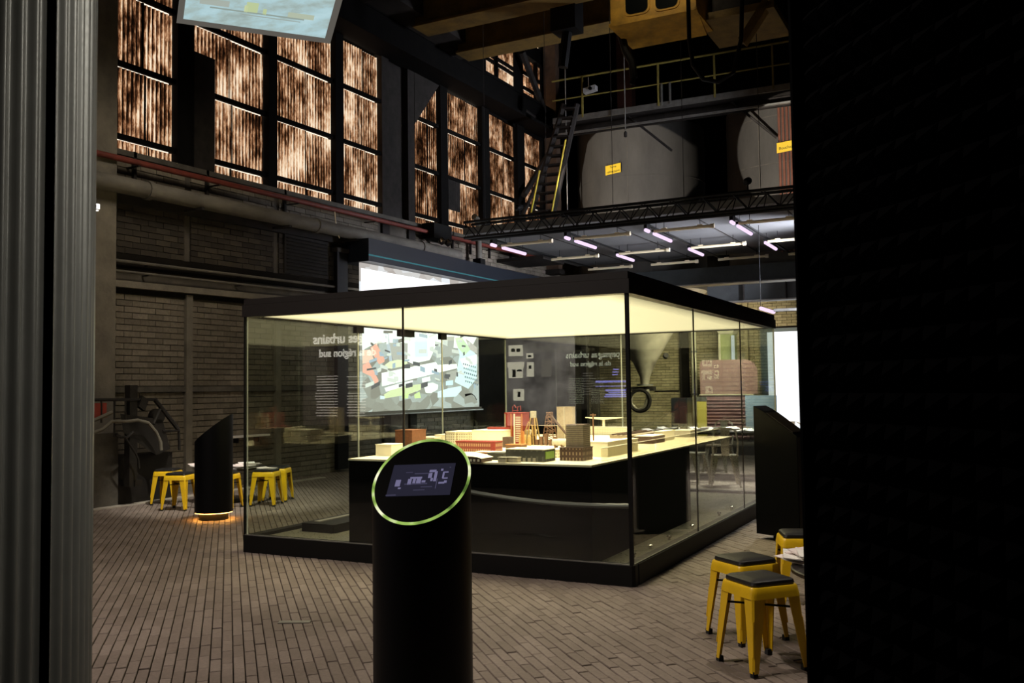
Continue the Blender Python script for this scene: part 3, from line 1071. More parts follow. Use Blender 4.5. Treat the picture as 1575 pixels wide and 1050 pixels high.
building('model_block', 'brown card block at the left back of the model', 'model building', plot(608, 634, 691, 662, 0.25), MAT['model_brown'], MAT['model_brown'])
building('model_cube', 'small plain white cube at the left front of the model', 'model building', plot(578, 602, 701, 684, 0.18), MAT['model_white'], MAT['model_white'])
building('model_slab', 'low white slab behind the ringed kiosk screen', 'model building', plot(640, 668, 683, 673, 0.3), MAT['model_white'], MAT['model_white'])
building('model_slab', 'low white block left of the windowed white blocks', 'model building', plot(669, 684, 682, 669, 0.2), MAT['model_white'], MAT['model_white'])
for i, (a, b, l) in enumerate(((686, 700, 'white windowed block, leftmost of the row of three'), (703, 718, 'white windowed block, middle of the row of three'), (720, 733, 'white windowed block, right end of the row of three'))):
    t, hx, hy, h = building('model_house', l, 'model building', plot(a, b, 684, 665, 0.28), MAT['fac_white'], MAT['model_white'], 0.012)
    box((-hx - 0.012, -hy, 0), (-hx - 0.001, hy, h * 0.9)).build('shaft', MAT['model_taupe'], t)
t, hx, hy, h = building('model_lattice', 'white lattice frame block behind the long red building', 'model building', plot(731, 756, 680, 669, 0.16), MAT['fac_white'])
m = MB()
for i in range(7):
    x = -hx + 2 * hx * i / 6
    m.box((x - 0.003, -hy - 0.006, 0), (x + 0.003, -hy, h + 0.03))
m.box((-hx, -hy - 0.006, h + 0.022), (hx, -hy, h + 0.028))
m.build('frame', MAT['model_grey'], t)
t, hx, hy, h = building('model_hall', 'long white hall with a red roof light behind the red building', 'model building', plot(726, 773, 685, 662, 0.3), MAT['model_white'], MAT['model_white'])
box((-hx * 0.5, 0.02, h + 0.006), (hx, 0.10, h + 0.03)).build('roof_light', MAT['model_red'], t)
t, hx, hy, h = building('model_long_building', 'long red building with rows of pale windows in mid model', 'model building', plot(701, 762, 694, 679, 0.14), MAT['fac_red'], MAT['model_red'], 0.008)
box((hx - 0.05, -hy - 0.003, 0.01), (hx + 0.001, -hy, h)).build('end_panel', MAT['model_red'], t)
building('model_canopy', 'thin brown canopy before the long red building', 'model building', plot(732, 768, 698, 695, 0.10), MAT['model_brown'], MAT['model_white'])
# red tower
t, hx, hy, h = building('model_tower', 'tall red tower with orange strips and a red roof crane', 'model building', plot(777, 804, 684, 636, 0.16), MAT['model_red'], MAT['model_red'], 0.012)
for x, mm in ((-hx * 0.95, 'model_taupe'), (-hx * 0.25, 'model_orange'), (hx * 0.1, 'model_white'), (hx * 0.95, 'model_orange')):
    box((x - 0.006, -hy - 0.008, 0), (x + 0.006, -hy, h)).build('strip', MAT[mm], t)
fl = MB()
for i in range(14):
    z = 0.04 + (h - 0.06) * i / 14
    fl.box((hx * 0.25, -hy - 0.005, z), (hx * 0.8, -hy, z + 0.006))
fl.build('floor_bands', MAT['model_white'], t)
m = MB()
m.tube([(-0.05, 0, h), (-0.05, 0, h + 0.07), (-0.03, 0, h + 0.09), (-0.01, 0, h + 0.06)], 0.005, 6)
m.tube([(0.0, 0, h), (0.01, 0, h + 0.07), (0.04, 0, h + 0.08), (0.045, 0, h + 0.03)], 0.005, 6)
m.tube([(-0.05, 0, h + 0.03), (0.02, 0, h + 0.03)], 0.004, 6)
m.build('roof_crane', MAT['model_red'], t)
building('model_shed', 'small dark shed at the foot of the red tower', 'model building', plot(773, 783, 688, 672, 0.1), MAT['model_umber'])
t, hx, hy, h = building('model_ramp', 'sloping ribbed brown ramp beside the red tower', 'model building', plot(778, 802, 690, 684, 0.12), MAT['model_rust'], MAT['model_orange'])
building('model_mast_block', 'narrow orange upright right of the red tower', 'model building', plot(801, 805, 688, 663, 0.03), MAT['model_orange'])
building('model_box', 'plain white box right of the red tower', 'model building', plot(806, 818, 684, 662, 0.12), MAT['model_white'], MAT['model_white'])
# blast furnace (ochre tower)
A = at(821, 684, Z=TZ)
t = thing('model_blast_furnace', A, 'ochre blast furnace tower with slanted legs and grey head', 'model building')
H_ = at(821, 632, Y=A.y).z - TZ
m = MB()
for sx in (-1, 1):
    for sy in (-1, 1):
        m.tube([(sx * 0.055, sy * 0.05, 0), (sx * 0.022, sy * 0.02, H_ * 0.8)], 0.007, 6)
for z in (0.1, 0.2, 0.28):
    k = 0.055 - 0.033 * z / (H_ * 0.8)
    m.box((-k, -k, z), (k, k, z + 0.006))
m.build('legs', MAT['model_yellow'], t)
MB().lathe([(0.032, 0), (0.034, 0.1), (0.02, H_ * 0.55), (0.016, H_ * 0.8)], 14).build('stack', MAT['model_rust'], t, smooth=True)
box((-0.024, -0.024, H_ * 0.8), (0.024, 0.024, H_)).build('head', MAT['model_grey'], t)
MB().tube([(-0.06, -0.05, 0.0), (-0.065, -0.05, 0.16), (-0.03, -0.05, 0.24), (0.01, -0.05, 0.2), (0.02, -0.05, 0.0)], 0.007, 6).build('downcomer', MAT['model_yellow'], t)
for i in range(3):
    MB().lathe([(0.02, 0), (0.02, 0.09), (0.012, 0.11)], 10, (-0.1 + i * 0.05, -0.1, 0)).build('stove', MAT['model_yellow'], t)
# headframe with inclined bridge
A = at(846, 684, Z=TZ)
t = thing('model_headframe', A, 'rust brown lattice headframe with a long inclined bridge', 'model building')
H_ = at(846, 634, Y=A.y).z - TZ
m = MB()
for sx in (-1, 1):
    for sy in (-1, 1):
        m.tube([(sx * 0.07, sy * 0.05, 0), (sx * 0.02, sy * 0.02, H_)], 0.006, 5)
n = 7
for i in range(n):
    a, b = i / n, (i + 1) / n
    for sy in (-1, 1):
        wa, wb = 0.07 - 0.05 * a, 0.07 - 0.05 * b
        s = 1 if i % 2 else -1
        m.tube([(s * wa, sy * 0.04, H_ * a), (-s * wb, sy * 0.04, H_ * b)], 0.0045, 5)
        m.tube([(-wb, sy * 0.04, H_ * b), (wb, sy * 0.04, H_ * b)], 0.0045, 5)
m.build('lattice', MAT['model_rust'], t)
MB().tube([(0.0, 0, H_ * 0.95), (0.20, 0, 0.10)], 0.012, 6).build('bridge', MAT['model_umber'], t)
m = MB()
for i in range(5):
    m.box((-0.12 + i * 0.05, -0.10, 0), (-0.09 + i * 0.05, -0.06, 0.06 + 0.03 * (i % 3)))
m.build('bunker', MAT['model_rust'], t)
box((-0.09, -0.075, 0.20), (0.12, -0.07, 0.206)).build('walkway', MAT['model_grey'], t)
# horizontal tank
A = at(851, 688, Z=TZ)
t = thing('model_tank', A, 'grey horizontal tank at the foot of the headframe', 'model building')
MB().tube([(0, 0, 0.05), (0.2, 0, 0.05)], 0.035, 14).build('drum', MAT['model_grey'], t, smooth=True)
for x in (0.03, 0.1, 0.17):
    box((x - 0.008, -0.03, 0), (x + 0.008, 0.03, 0.03)).build('saddle', MAT['model_rust'], t)
# slabs and towers on the right
t, hx, hy, h = building('model_tower', 'tall flat beige slab tower at the back of the model', 'model building', plot(857, 881, 674, 626, 0.08), MAT['model_taupe'], MAT['model_taupe'], 0.005)
box((-0.01, -hy - 0.004, 0), (0.0, -hy, h)).build('joint', MAT['model_grey'], t)
t, hx, hy, h = building('model_podium', 'dark umber podium block with window rows under the striped tower', 'model building', plot(861, 897, 708, 689, 0.20), MAT['fac_umber'], MAT['model_umber'])
b = t.location
t2 = thing('model_tower', (b.x + 0.015, b.y + 0.01, TZ + h + 0.006), 'striped taupe tower standing on the dark umber podium', 'model building')
h2 = at(876, 654, Y=b.y - 0.09).z - (TZ + h)
box((-hx * 0.72, -hy * 0.72, 0), (hx * 0.72, hy * 0.72, h2)).build('core', MAT['model_umber'], t2)
for i in range(12):
    z = h2 * i / 12
    box((-hx * 0.75, -hy * 0.75, z), (hx * 0.75, hy * 0.75, z + h2 / 12 * 0.72)).build('storey', MAT['model_taupe'], t2)
# dark hall with green sign
t, hx, hy, h = building('model_hall', 'large slate grey hall with a green panel at the front edge', 'model building', plot(778, 838, 709, 691, 0.20), MAT['fac_dark'], MAT['model_white'], 0.006)
box((hx - 0.015, -hy + 0.01, h * 0.25), (hx + 0.006, hy - 0.03, h * 0.85)).build('green_panel', MAT['model_green'], t)
m = MB()
for i in range(3):
    m.box((-0.02 + i * 0.045, -hy - 0.004, 0.0), (0.005 + i * 0.045, -hy + 0.001, 0.03))
m.build('gates', MAT['model_grey'], t)
building('model_block', 'small slate block between dome hall and slate hall', 'model building', plot(750, 774, 707, 697, 0.14), MAT['model_dark'], MAT['model_dark'])
for i, (a, b) in enumerate(((766, 778), (780, 796))):
    building('model_kiosk', ('left' if i == 0 else 'right') + ' one of two small grey boxes before the slate hall', 'model building', plot(a, b, 711, 704, 0.06), MAT['model_grey'], MAT['model_grey'])
building('model_house', 'pale windowed house between slate hall and podium', 'model building', plot(849, 858, 704, 692, 0.1), MAT['fac_white'], MAT['model_white'])
# dome hall
A = at(722, 709, Z=TZ)
t = thing('model_dome_hall', A, 'low hall with curved cream roof on a black base', 'model building')
m = MB()
ring0, prof = [], []
vs, fs = [], []
for i in range(9):
    a = -1 + 2 * i / 8
    for j in range(9):
        b = -1 + 2 * j / 8
        vs.append((a * 0.17, b * 0.10, 0.032 + 0.045 * (1 - a * a) ** 0.7 * (1 - 0.6 * b * b)))
for i in range(8):
    for j in range(8):
        fs.append((i * 9 + j, (i + 1) * 9 + j, (i + 1) * 9 + j + 1, i * 9 + j + 1))
m.add(vs, fs)
m.build('roof', MAT['model_white'], t, smooth=True)
box((-0.16, -0.092, 0), (0.16, 0.092, 0.032)).build('base', MAT['model_umber'], t)
m = MB()
for x, y_ in ((0.02, 0), (0.06, 1), (0.09, 0), (0.13, 1)):
    m.box((x, -0.096, 0.006), (x + 0.018, -0.092, 0.026))
m.build('entrance_marks', MAT['model_white'], t)
# right flank
building('model_block', 'big plain white block right of the striped tower', 'model building', plot(905, 935, 702, 680, 0.5), MAT['model_white'], MAT['model_white'])
building('model_block', 'lower plain white block behind acrylic strip on the right flank', 'model building', plot(938, 958, 697, 678, 0.4), MAT['model_white'], MAT['model_white'])
t, hx, hy, h = building('model_terminal', 'long white terminal with a row of windows at the right back', 'model building', plot(904, 968, 668, 657, 0.14), MAT['fac_white'], MAT['model_white'])
t, hx, hy, h = building('model_shed', 'flat taupe shed with long roof ribs on the right flank', 'model building', plot(938, 972, 682, 670, 0.9), MAT['model_taupe'], MAT['model_taupe'])
for i in range(3):
    box((-hx + 0.02 + i * 0.06, -hy, h + 0.006), (-hx + 0.035 + i * 0.06, hy, h + 0.02)).build('roof_rib', MAT['model_umber'], t)
t, hx, hy, h = building('model_hall', 'long umber hall with cream roof right of the corner post', 'model building', plot(975, 1004, 682, 671, 0.4), MAT['model_umber'], MAT['model_white'])
building('model_block', 'plain cream block at the right end of the model', 'model building', plot(1006, 1020, 678, 664, 0.4), MAT['model_white'], MAT['model_white'])
building('model_block', 'dark glass block at the right end of the model', 'model building', plot(1022, 1034, 671, 660, 0.25), MAT['model_dark'], MAT['model_dark'])
building('model_block', 'pale grey block last on the right of the model', 'model building', plot(1036, 1062, 672, 662, 0.3), MAT['model_grey'], MAT['model_white'])
for i, (yy0, yy1, l) in enumerate(((6.9, 8.2, 'near clear acrylic strip standing along the right table edge'), (8.25, 10.4, 'far clear acrylic strip standing along the right table edge'))):
    t = thing('acrylic_strip', (TX1 - 0.06, (yy0 + yy1) / 2, TZ), l, 'acrylic strip')
    box((TX1 - 0.07, yy0, TZ), (TX1 - 0.06, yy1, TZ + 0.10)).build('panel', MAT['model_acrylic'], t, True)
    box((TX1 - 0.072, yy0, TZ + 0.10), (TX1 - 0.058, yy1, TZ + 0.104)).build('edge', MAT['model_white'], t, True)
# white T-shaped canopy on a post
A = at(929, 668, Z=TZ)
t = thing('model_wing_roof', A, 'white T-shaped canopy of two thin wings on a single post', 'model building')
zt2 = at(929, 643, Y=A.y).z - TZ
box((-0.013, -0.013, 0), (0.013, 0.013, zt2)).build('post', MAT['model_white'], t)
xa, xb = at(901, 643, Y=A.y).x - A.x, at(958, 643, Y=A.y).x - A.x
for x in (xa, xb):
    MB().hull2([(0, -0.03, zt2 - 0.02), (0, 0.03, zt2 - 0.02), (0, 0.03, zt2 + 0.012), (0, -0.03, zt2 + 0.012)],
               [(x, -0.02, zt2 + 0.004), (x, 0.02, zt2 + 0.004), (x, 0.02, zt2 + 0.014), (x, -0.02, zt2 + 0.014)]).build('wing', MAT['model_white'], t)
for a, l in ((913, 'thin brown mast beside the white canopy of the model'),):
    A = at(a, 684, Z=TZ)
    t = thing('model_mast', A, l, 'model mast')
    box((-0.006, -0.006, 0), (0.006, 0.006, 0.32)).build('post', MAT['model_rust'], t)
    box((-0.03, -0.008, 0.30), (0.03, 0.008, 0.312)).build('arm', MAT['model_rust'], t)

# ================================================================== KIOSKS
KR = 0.212


def kiosk(name, loc, g, zc, label, base_z=0.06):
    t = thing(name, (loc[0], loc[1], 0), label, 'kiosk')
    seg = 64
    vs, fs = [], []
    for k in range(seg):
        a = 2 * pi * k / seg
        x, y = KR * cos(a), KR * sin(a)
        vs.append((x, y, base_z))
    for k in range(seg):
        a = 2 * pi * k / seg
        x, y = KR * cos(a), KR * sin(a)
        vs.append((x, y, zc + g[0] * x + g[1] * y))
    fs += [(k, (k + 1) % seg, seg + (k + 1) % seg, seg + k) for k in range(seg)]
    fs.append(tuple(reversed(range(seg))))
    fs.append(tuple(range(seg, 2 * seg)))
    MB().add(vs, fs).build('body', MAT['black_kiosk'], t, smooth=True)
    MB().lathe([(KR - 0.05, 0.012), (KR - 0.05, base_z)], 40).build('foot', MAT['black'], t)
    return t


MAT['black_kiosk'] = plain('satin_black_kiosk', (0.0025, 0.0025, 0.003), 0.45, 0.0, 0.15)
g1 = (-0.228, 0.730)
k1 = kiosk('info_kiosk', (-2.21, 3.40), g1, 1.06, 'black cylindrical kiosk in front with slanted screen and glowing green ring')
zc = 1.06
ring = [(0.207 * cos(2 * pi * k / 72), 0.207 * sin(2 * pi * k / 72)) for k in range(72)]
t = NT('green_white_led_ring')
no = t.noise(t.coord('Object', (1, 1, 1)), 7, 2)
rc = t.ramp(no, [(0.34, (0.07, 0.13, 0.025)), (0.50, (0.36, 0.55, 0.12)), (0.62, (1.0, 1.0, 0.68))])
MAT['ring'] = t.emit(rc, 1.0)
MB().tube([(x, y, zc + g1[0] * x + g1[1] * y + 0.003) for x, y in ring], 0.0062, 8, True).build('light_ring', MAT['ring'], k1)
gl = sqrt(g1[0] ** 2 + g1[1] ** 2)
e2 = Vector((g1[0] / gl, g1[1] / gl, gl)).normalized()
e1 = Vector((g1[1] / gl, -g1[0] / gl, 0)).normalized()
nk = e1.cross(e2)
rot = radians(3.0)
e1, e2 = e1 * cos(rot) + e2 * sin(rot), e2 * cos(rot) - e1 * sin(rot)
c0 = Vector((0, 0, zc))
disc = MB()
vs = [Vector((x * 0.97, y * 0.97, zc + (g1[0] * x + g1[1] * y) * 0.97)) + nk * 0.002 for x, y in ring]
disc.hull2(vs, [p + nk * 0.002 for p in vs])
disc.build('glass_face', MAT['black_gloss'], k1)
sc0 = c0 + nk * 0.0055
scr = MB().obox(sc0, e1 * 0.138, e2 * 0.098, nk * 0.001).build('screen', emis('dim_blue_display', srgb(38, 37, 50)), k1)


def scr_box(x, y, w_, h_, mat, nm):
    return MB().obox(sc0 + e1 * x + e2 * y + nk * 0.0022, e1 * (w_ / 2), e2 * (h_ / 2), nk * 0.0006)


MAT['scr_l'] = emis('display_pale_blocks', srgb(112, 108, 140))
MAT['scr_m'] = emis('display_mid_blocks', srgb(66, 64, 86))
m1, m2 = MB(), MB()
for x, y, a, b in ((-0.100, -0.020, 0.022, 0.040), (-0.050, -0.014, 0.016, 0.034), (-0.024, 0.010, 0.052, 0.010), (-0.030, -0.010, 0.012, 0.026),
                   (-0.010, -0.010, 0.020, 0.028), (0.012, -0.014, 0.016, 0.012), (0.044, 0.050, 0.030, 0.014), (0.036, 0.022, 0.016, 0.030),
                   (0.060, 0.016, 0.012, 0.062), (0.046, -0.004, 0.010, 0.018), (0.084, 0.056, 0.010, 0.012), (0.094, 0.022, 0.008, 0.040),
                   (0.104, 0.040, 0.020, 0.007), (0.104, 0.002, 0.022, 0.007), (0.092, -0.026, 0.026, 0.010), (0.108, -0.020, 0.012, 0.014), (-0.088, -0.052, 0.012, 0.008)):
    q = scr_box(x, y, a, b, None, None)
    m1.add(q.v, q.f)
for x, y, a, b in ((-0.02, -0.028, 0.10, 0.006), (0.0, 0.036, 0.07, 0.004), (0.03, -0.048, 0.05, 0.003), (0.0, -0.066, 0.05, 0.003), (0.07, -0.03, 0.004, 0.06),
                   (-0.118, -0.093, 0.044, 0.005), (-0.06, 0.045, 0.03, 0.003), (0.118, 0.07, 0.006, 0.004)):
    q = scr_box(x, y, a, b, None, None)
    m2.add(q.v, q.f)
m1.build('map_blocks', MAT['scr_l'], scr)
m2.build('map_lines', MAT['scr_m'], scr)

k2 = kiosk('info_kiosk', (-8.03, 7.98), (0.656, 0.39), 1.042, 'black cylindrical kiosk on the left with orange glow at its foot', 0.085)
MB().lathe([(KR - 0.040, 0.080), (KR - 0.006, 0.080), (KR - 0.006, 0.083), (KR - 0.040, 0.083)], 48, cap=False).build('glow_ring', MAT['orange_glow'], k2)
MB().lathe([(0.001, 0.0), (KR - 0.045, 0.0), (KR - 0.045, 0.012), (0.001, 0.012)], 48, cap=False).build('foot_plate', MAT['black'], k2)

# slab kiosk on the right
A = at(1164, 828, Z=0)
B = at(1230, 838, Z=0)
ex = Vector((B.x - A.x, B.y - A.y, 0))
wk = ex.length
ex.normalize()
ey = Vector((-ex.y, ex.x, 0))
zh = at(1163, 624, Y=A.y).z
zl = at(1229, 671, Y=B.y).z
k3 = thing('slab_kiosk', (A.x, A.y, 0), 'black slab kiosk with sloping top right of the glass case', 'kiosk')
dk = 0.19
prof = [(0.0, 0.05), (wk, 0.05), (wk, zl), (0.10, zh - 0.045), (0.0, zh)]
A_ = [ex * x + Vector((0, 0, z)) for x, z in prof]
B_ = [p + ey * dk for p in A_]
MB().hull2(A_, B_).build('body', MAT['black_kiosk'], k3)
MB().obox(ex * (wk / 2 + 0.05) + ey * dk / 2 + Vector((0, 0, 0.025)), ex * (wk / 2 - 0.12), ey * (dk / 2 - 0.03), Vector((0, 0, 0.025))).build('foot', MAT['black'], k3)
sl = (A_[3] - A_[2])
nsl = sl.cross(ey).normalized()
if nsl.z < 0:
    nsl = -nsl
MB().obox(A_[2] + sl * 0.52 + ey * dk / 2 + nsl * 0.004, sl * 0.38, ey * (dk / 2 - 0.012), nsl * 0.004).build('touch_panel', plain('grey_touch_panel', (0.045, 0.036, 0.033), 0.3), k3)
MB().obox(A_[2] + Vector((0, 0, -(zl - 0.05) / 2)) + ey * dk / 2 + ex * 0.002, ex * 0.002, ey * (dk / 2 - 0.01), Vector((0, 0, (zl - 0.07) / 2))).build('end_cover', plain('dark_grey_cover', (0.05, 0.045, 0.04), 0.4), k3)

# ================================================================== STOOLS
S = 0.15


def make_stool():
    t = thing('metal_stool', (0, 0, 0), '', 'stool', 'yellow metal stools')
    c = 0.03
    top = []
    for cx, cy, a0 in ((S - c, S - c, 0), (-S + c, S - c, 90), (-S + c, -S + c, 180), (S - c, -S + c, 270)):
        for k in range(5):
            a = radians(a0 + 90 * k / 4)
            top.append((cx + c * cos(a), cy + c * sin(a)))
    m = MB()
    n = len(top)
    rings = [(1.055, 0.375), (1.03, 0.40), (1.0, 0.424), (0.965, 0.432), (0.5, 0.432)]
    vs = [(x * k, y * k, z) for k, z in rings for x, y in top]
    fs = []
    for i in range(len(rings) - 1):
        for k in range(n):
            fs.append((i * n + k, i * n + (k + 1) % n, (i + 1) * n + (k + 1) % n, (i + 1) * n + k))
    fs.append(tuple(range((len(rings) - 1) * n, len(rings) * n)))
    m.add(vs, fs)
    m.build('seat', MAT['yellow'], t, smooth=True)
    cu = [(x * 0.9, y * 0.9) for x, y in top]
    rings = [(1.0, 0.432), (1.03, 0.442), (1.0, 0.456), (0.9, 0.463), (0.4, 0.466)]
    vs = [(x * k, y * k, z) for k, z in rings for x, y in cu]
    fs = []
    for i in range(len(rings) - 1):
        for k in range(n):
            fs.append((i * n + k, i * n + (k + 1) % n, (i + 1) * n + (k + 1) % n, (i + 1) * n + k))
    fs.append(tuple(range((len(rings) - 1) * n, len(rings) * n)))
    fs.append(tuple(reversed(range(n))))
    MB().add(vs, fs).build('cushion', MAT['leather'], t, smooth=True)
    for sx in (-1, 1):
        for sy in (-1, 1):
            def sec(z):
                u = 1 - z / 0.41
                xo = (0.150 + 0.030 * u)
                wl_ = 0.082 - 0.050 * min(1, u * 1.0)
                th = 0.006
                b = 0.010
                pts = [(xo - b, xo), (xo, xo - b), (xo, xo - wl_), (xo - th, xo - wl_), (xo - th, xo - b - 0.004), (xo - b - 0.004, xo - th), (xo - wl_, xo - th), (xo - wl_, xo)]
                pts = [(sx * a, sy * b_, z) for a, b_ in pts]
                return pts if sx * sy > 0 else list(reversed(pts))
            zs = [0.02, 0.10, 0.22, 0.34, 0.395]
            secs = [sec(z) for z in zs]
            m = MB()
            vs = [p for q in secs for p in q]
            fs = []
            for i in range(len(zs) - 1):
                for k in range(8):
                    fs.append((i * 8 + k, (i + 1) * 8 + k, (i + 1) * 8 + (k + 1) % 8, i * 8 + (k + 1) % 8))
            fs.append(tuple(range(8)))
            fs.append(tuple(reversed(range(32, 40))))
            m.add(vs, fs)
            lg = m.build('leg', MAT['yellow'], t)
            # pressed rib down the corner
            MB().tube([(sx * 0.1545, sy * 0.1545, 0.27), (sx * 0.169, sy * 0.169, 0.10)], 0.006, 6).build('rib', MAT['yellow'], lg)
            box((sx * 0.176, sy * 0.176, 0), (sx * 0.146, sy * 0.146, 0.03)).build('rubber_foot', MAT['rubber'], lg)
    for a, b in (((-1, -1), (1, 1)), ((-1, 1), (1, -1))):
        MB().tube([(a[0] * 0.15, a[1] * 0.15, 0.315), (b[0] * 0.15, b[1] * 0.15, 0.315)], 0.006, 6).build('brace', MAT['black'], t)
    return t


stool0 = make_stool()
stools = [((-1.125, 4.935), 48, 'nearest yellow metal stool with black cushion, front legs fully in view'),
          ((-1.325, 5.46), 51, 'yellow stool just behind the nearest stool on the right, left of the papers'),
          ((-1.20, 6.52), 20, 'yellow stool farthest back on the right, before the slab kiosk'),
          ((-9.10, 8.47), 20, 'yellow stool in front on the left, touching the black kiosk outline'),
          ((-9.72, 8.85), 24, 'leftmost yellow stool, close to the brick wall'),
          ((-8.62, 8.76), 20, 'yellow stool half hidden right of the orange-footed kiosk'),
          ((-8.36, 9.22), 22, 'front yellow stool of the pair seen through the left pane'),
          ((-8.56, 9.66), 24, 'rear yellow stool of the pair seen through the left pane')]
for i, ((x, y), rz, l) in enumerate(stools):
    o = stool0 if i == 0 else copy_tree(stool0)
    o.location = (x, y, 0)
    o.rotation_euler = (0, 0, radians(rz))
    o.scale = (0.95, 0.95, 1.0)
    o['label'] = l


def low_table(loc, r, h, label):
    t = thing('low_table', (loc[0], loc[1], 0), label, 'table')
    MB().lathe([(r - 0.01, h - 0.028), (r, h - 0.022), (r, h - 0.006), (r - 0.006, h)], 48).build('table_top', MAT['wood_dark'], t, smooth=True)
    MB().lathe([(0.03, 0.02), (0.03, h - 0.028)], 16).build('column', MAT['black'], t)
    MB().lathe([(0.22, 0.0), (0.22, 0.012), (0.05, 0.025)], 32).build('base_plate', MAT['black'], t)
    return t


def papers(c, z, n, label, cat='papers', size=(0.30, 0.21), seed=1, spread=0.05, bend=0.03, mat='paper'):
    r = random.Random(seed)
    t = thing('paper_stack', (c[0], c[1], z), label, cat)
    zz = 0.001
    for k in range(n):
        a = r.uniform(-0.6, 0.6)
        ca, sa = cos(a), sin(a)
        ox, oy = r.uniform(-spread, spread), r.uniform(-spread, spread)
        th = r.uniform(0.003, 0.010)
        bd = bend * r.random()
        vs, fs = [], []
        nx = 6
        for i in range(nx + 1):
            u = -0.5 + i / nx
            dz = bd * (2 * abs(u)) ** 3
            for v in (-0.5, 0.5):
                x, y = u * size[0], v * size[1]
                vs.append((ox + x * ca - y * sa, oy + x * sa + y * ca, zz + dz))
        o2 = len(vs)
        vs += [(x, y, z_ + th * 0.8) for x, y, z_ in vs]
        for i in range(nx):
            q = (2 * i, 2 * i + 2, 2 * i + 3, 2 * i + 1)
            fs.append(tuple(reversed(q)))
            fs.append(tuple(o2 + j for j in q))
            fs.append((2 * i, o2 + 2 * i, o2 + 2 * i + 2, 2 * i + 2))
            fs.append((2 * i + 1, 2 * i + 3, o2 + 2 * i + 3, o2 + 2 * i + 1))
        fs.append((0, 1, o2 + 1, o2))
        fs.append((2 * nx, o2 + 2 * nx, o2 + 2 * nx + 1, 2 * nx + 1))
        MB().add(vs, fs).build('sheaf', MAT[mat if k % 2 == 0 else 'paper_pink'], t)
        zz += th
    return t


low_table((-0.60, 5.36), 0.44, 0.46, 'round black low table at the right edge holding a newspaper pile')
papers((-0.86, 5.44), 0.46, 7, 'rumpled newspaper pile on the black table at the right', size=(0.40, 0.30), seed=3, bend=0.03)
low_table((-9.12, 9.36), 0.46, 0.46, 'round dark low table among the stools by the left wall')
papers((-9.33, 9.14), 0.46, 4, 'grey folded papers on the left table, left of the kiosk', seed=5)
papers((-8.86, 9.22), 0.46, 6, 'bright white papers on the left table, right of the kiosk', seed=6, size=(0.34, 0.25))
papers((-8.98, 9.55), 0.46, 3, 'white booklet at the back of the left table', seed=9, size=(0.28, 0.22))
papers((-8.36, 9.22), 0.466, 2, 'white sheet lying on a stool seen through the left pane', seed=12, size=(0.22, 0.16), spread=0.02, bend=0.01)
papers((-0.50, 5.62), 0.46, 2, 'dark-edged booklet at the back of the right table', seed=21, size=(0.25, 0.18))

# ================================================================== SCREENS AND PANELS
# wall projection screen on the left wall
XS = -10.25
ps = thing('projection_screen', (XS, 16.0, 1.0), 'large wall screen showing an aerial view of the town, behind the glass case', 'screen')


def sq(pts, X, off=0.0):
    return [at(a, b, X=X + off) for a, b in pts]


t = NT('projected_town_ground')
vo = t.n('ShaderNodeTexVoronoi')
t.link(t.coord('Object', (1, 1.0, 1.6)), vo.inputs['Vector'])
vo.inputs['Scale'].default_value = 3.2
sp_ = t.n('ShaderNodeSeparateColor')
t.link(vo.outputs['Color'], sp_.inputs[0])
MAT['ground'] = t.emit(t.ramp(sp_.outputs[0], [(0.0, srgb(165, 158, 152)), (0.45, srgb(190, 188, 184)), (0.8, srgb(215, 220, 224))]), 1.25)
tl, tr_, br, bl_ = at(555, 408, X=XS), at(735, 452, X=XS), at(735, 622, X=XS), at(556, 630, X=XS)
y0, y1 = tl.y, tr_.y
zlo, zhi = 1.06, 3.80
MB().box((XS - 0.04, y0, zlo), (XS, y1, zhi)).build('canvas', MAT['ground'], ps, True)
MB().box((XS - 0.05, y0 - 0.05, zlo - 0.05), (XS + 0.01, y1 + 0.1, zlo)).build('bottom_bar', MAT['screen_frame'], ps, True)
MB().box((XS - 0.05, y0 - 0.12, zlo - 0.075), (XS + 0.02, y1 + 0.15, zlo - 0.05)).build('weight_bar', MAT['paper'], ps, True)
OX, OY, KZ = 540, 490, 6.776


def zp(pts):
    return [(OX + a / KZ, OY + b / KZ) for a, b in pts]


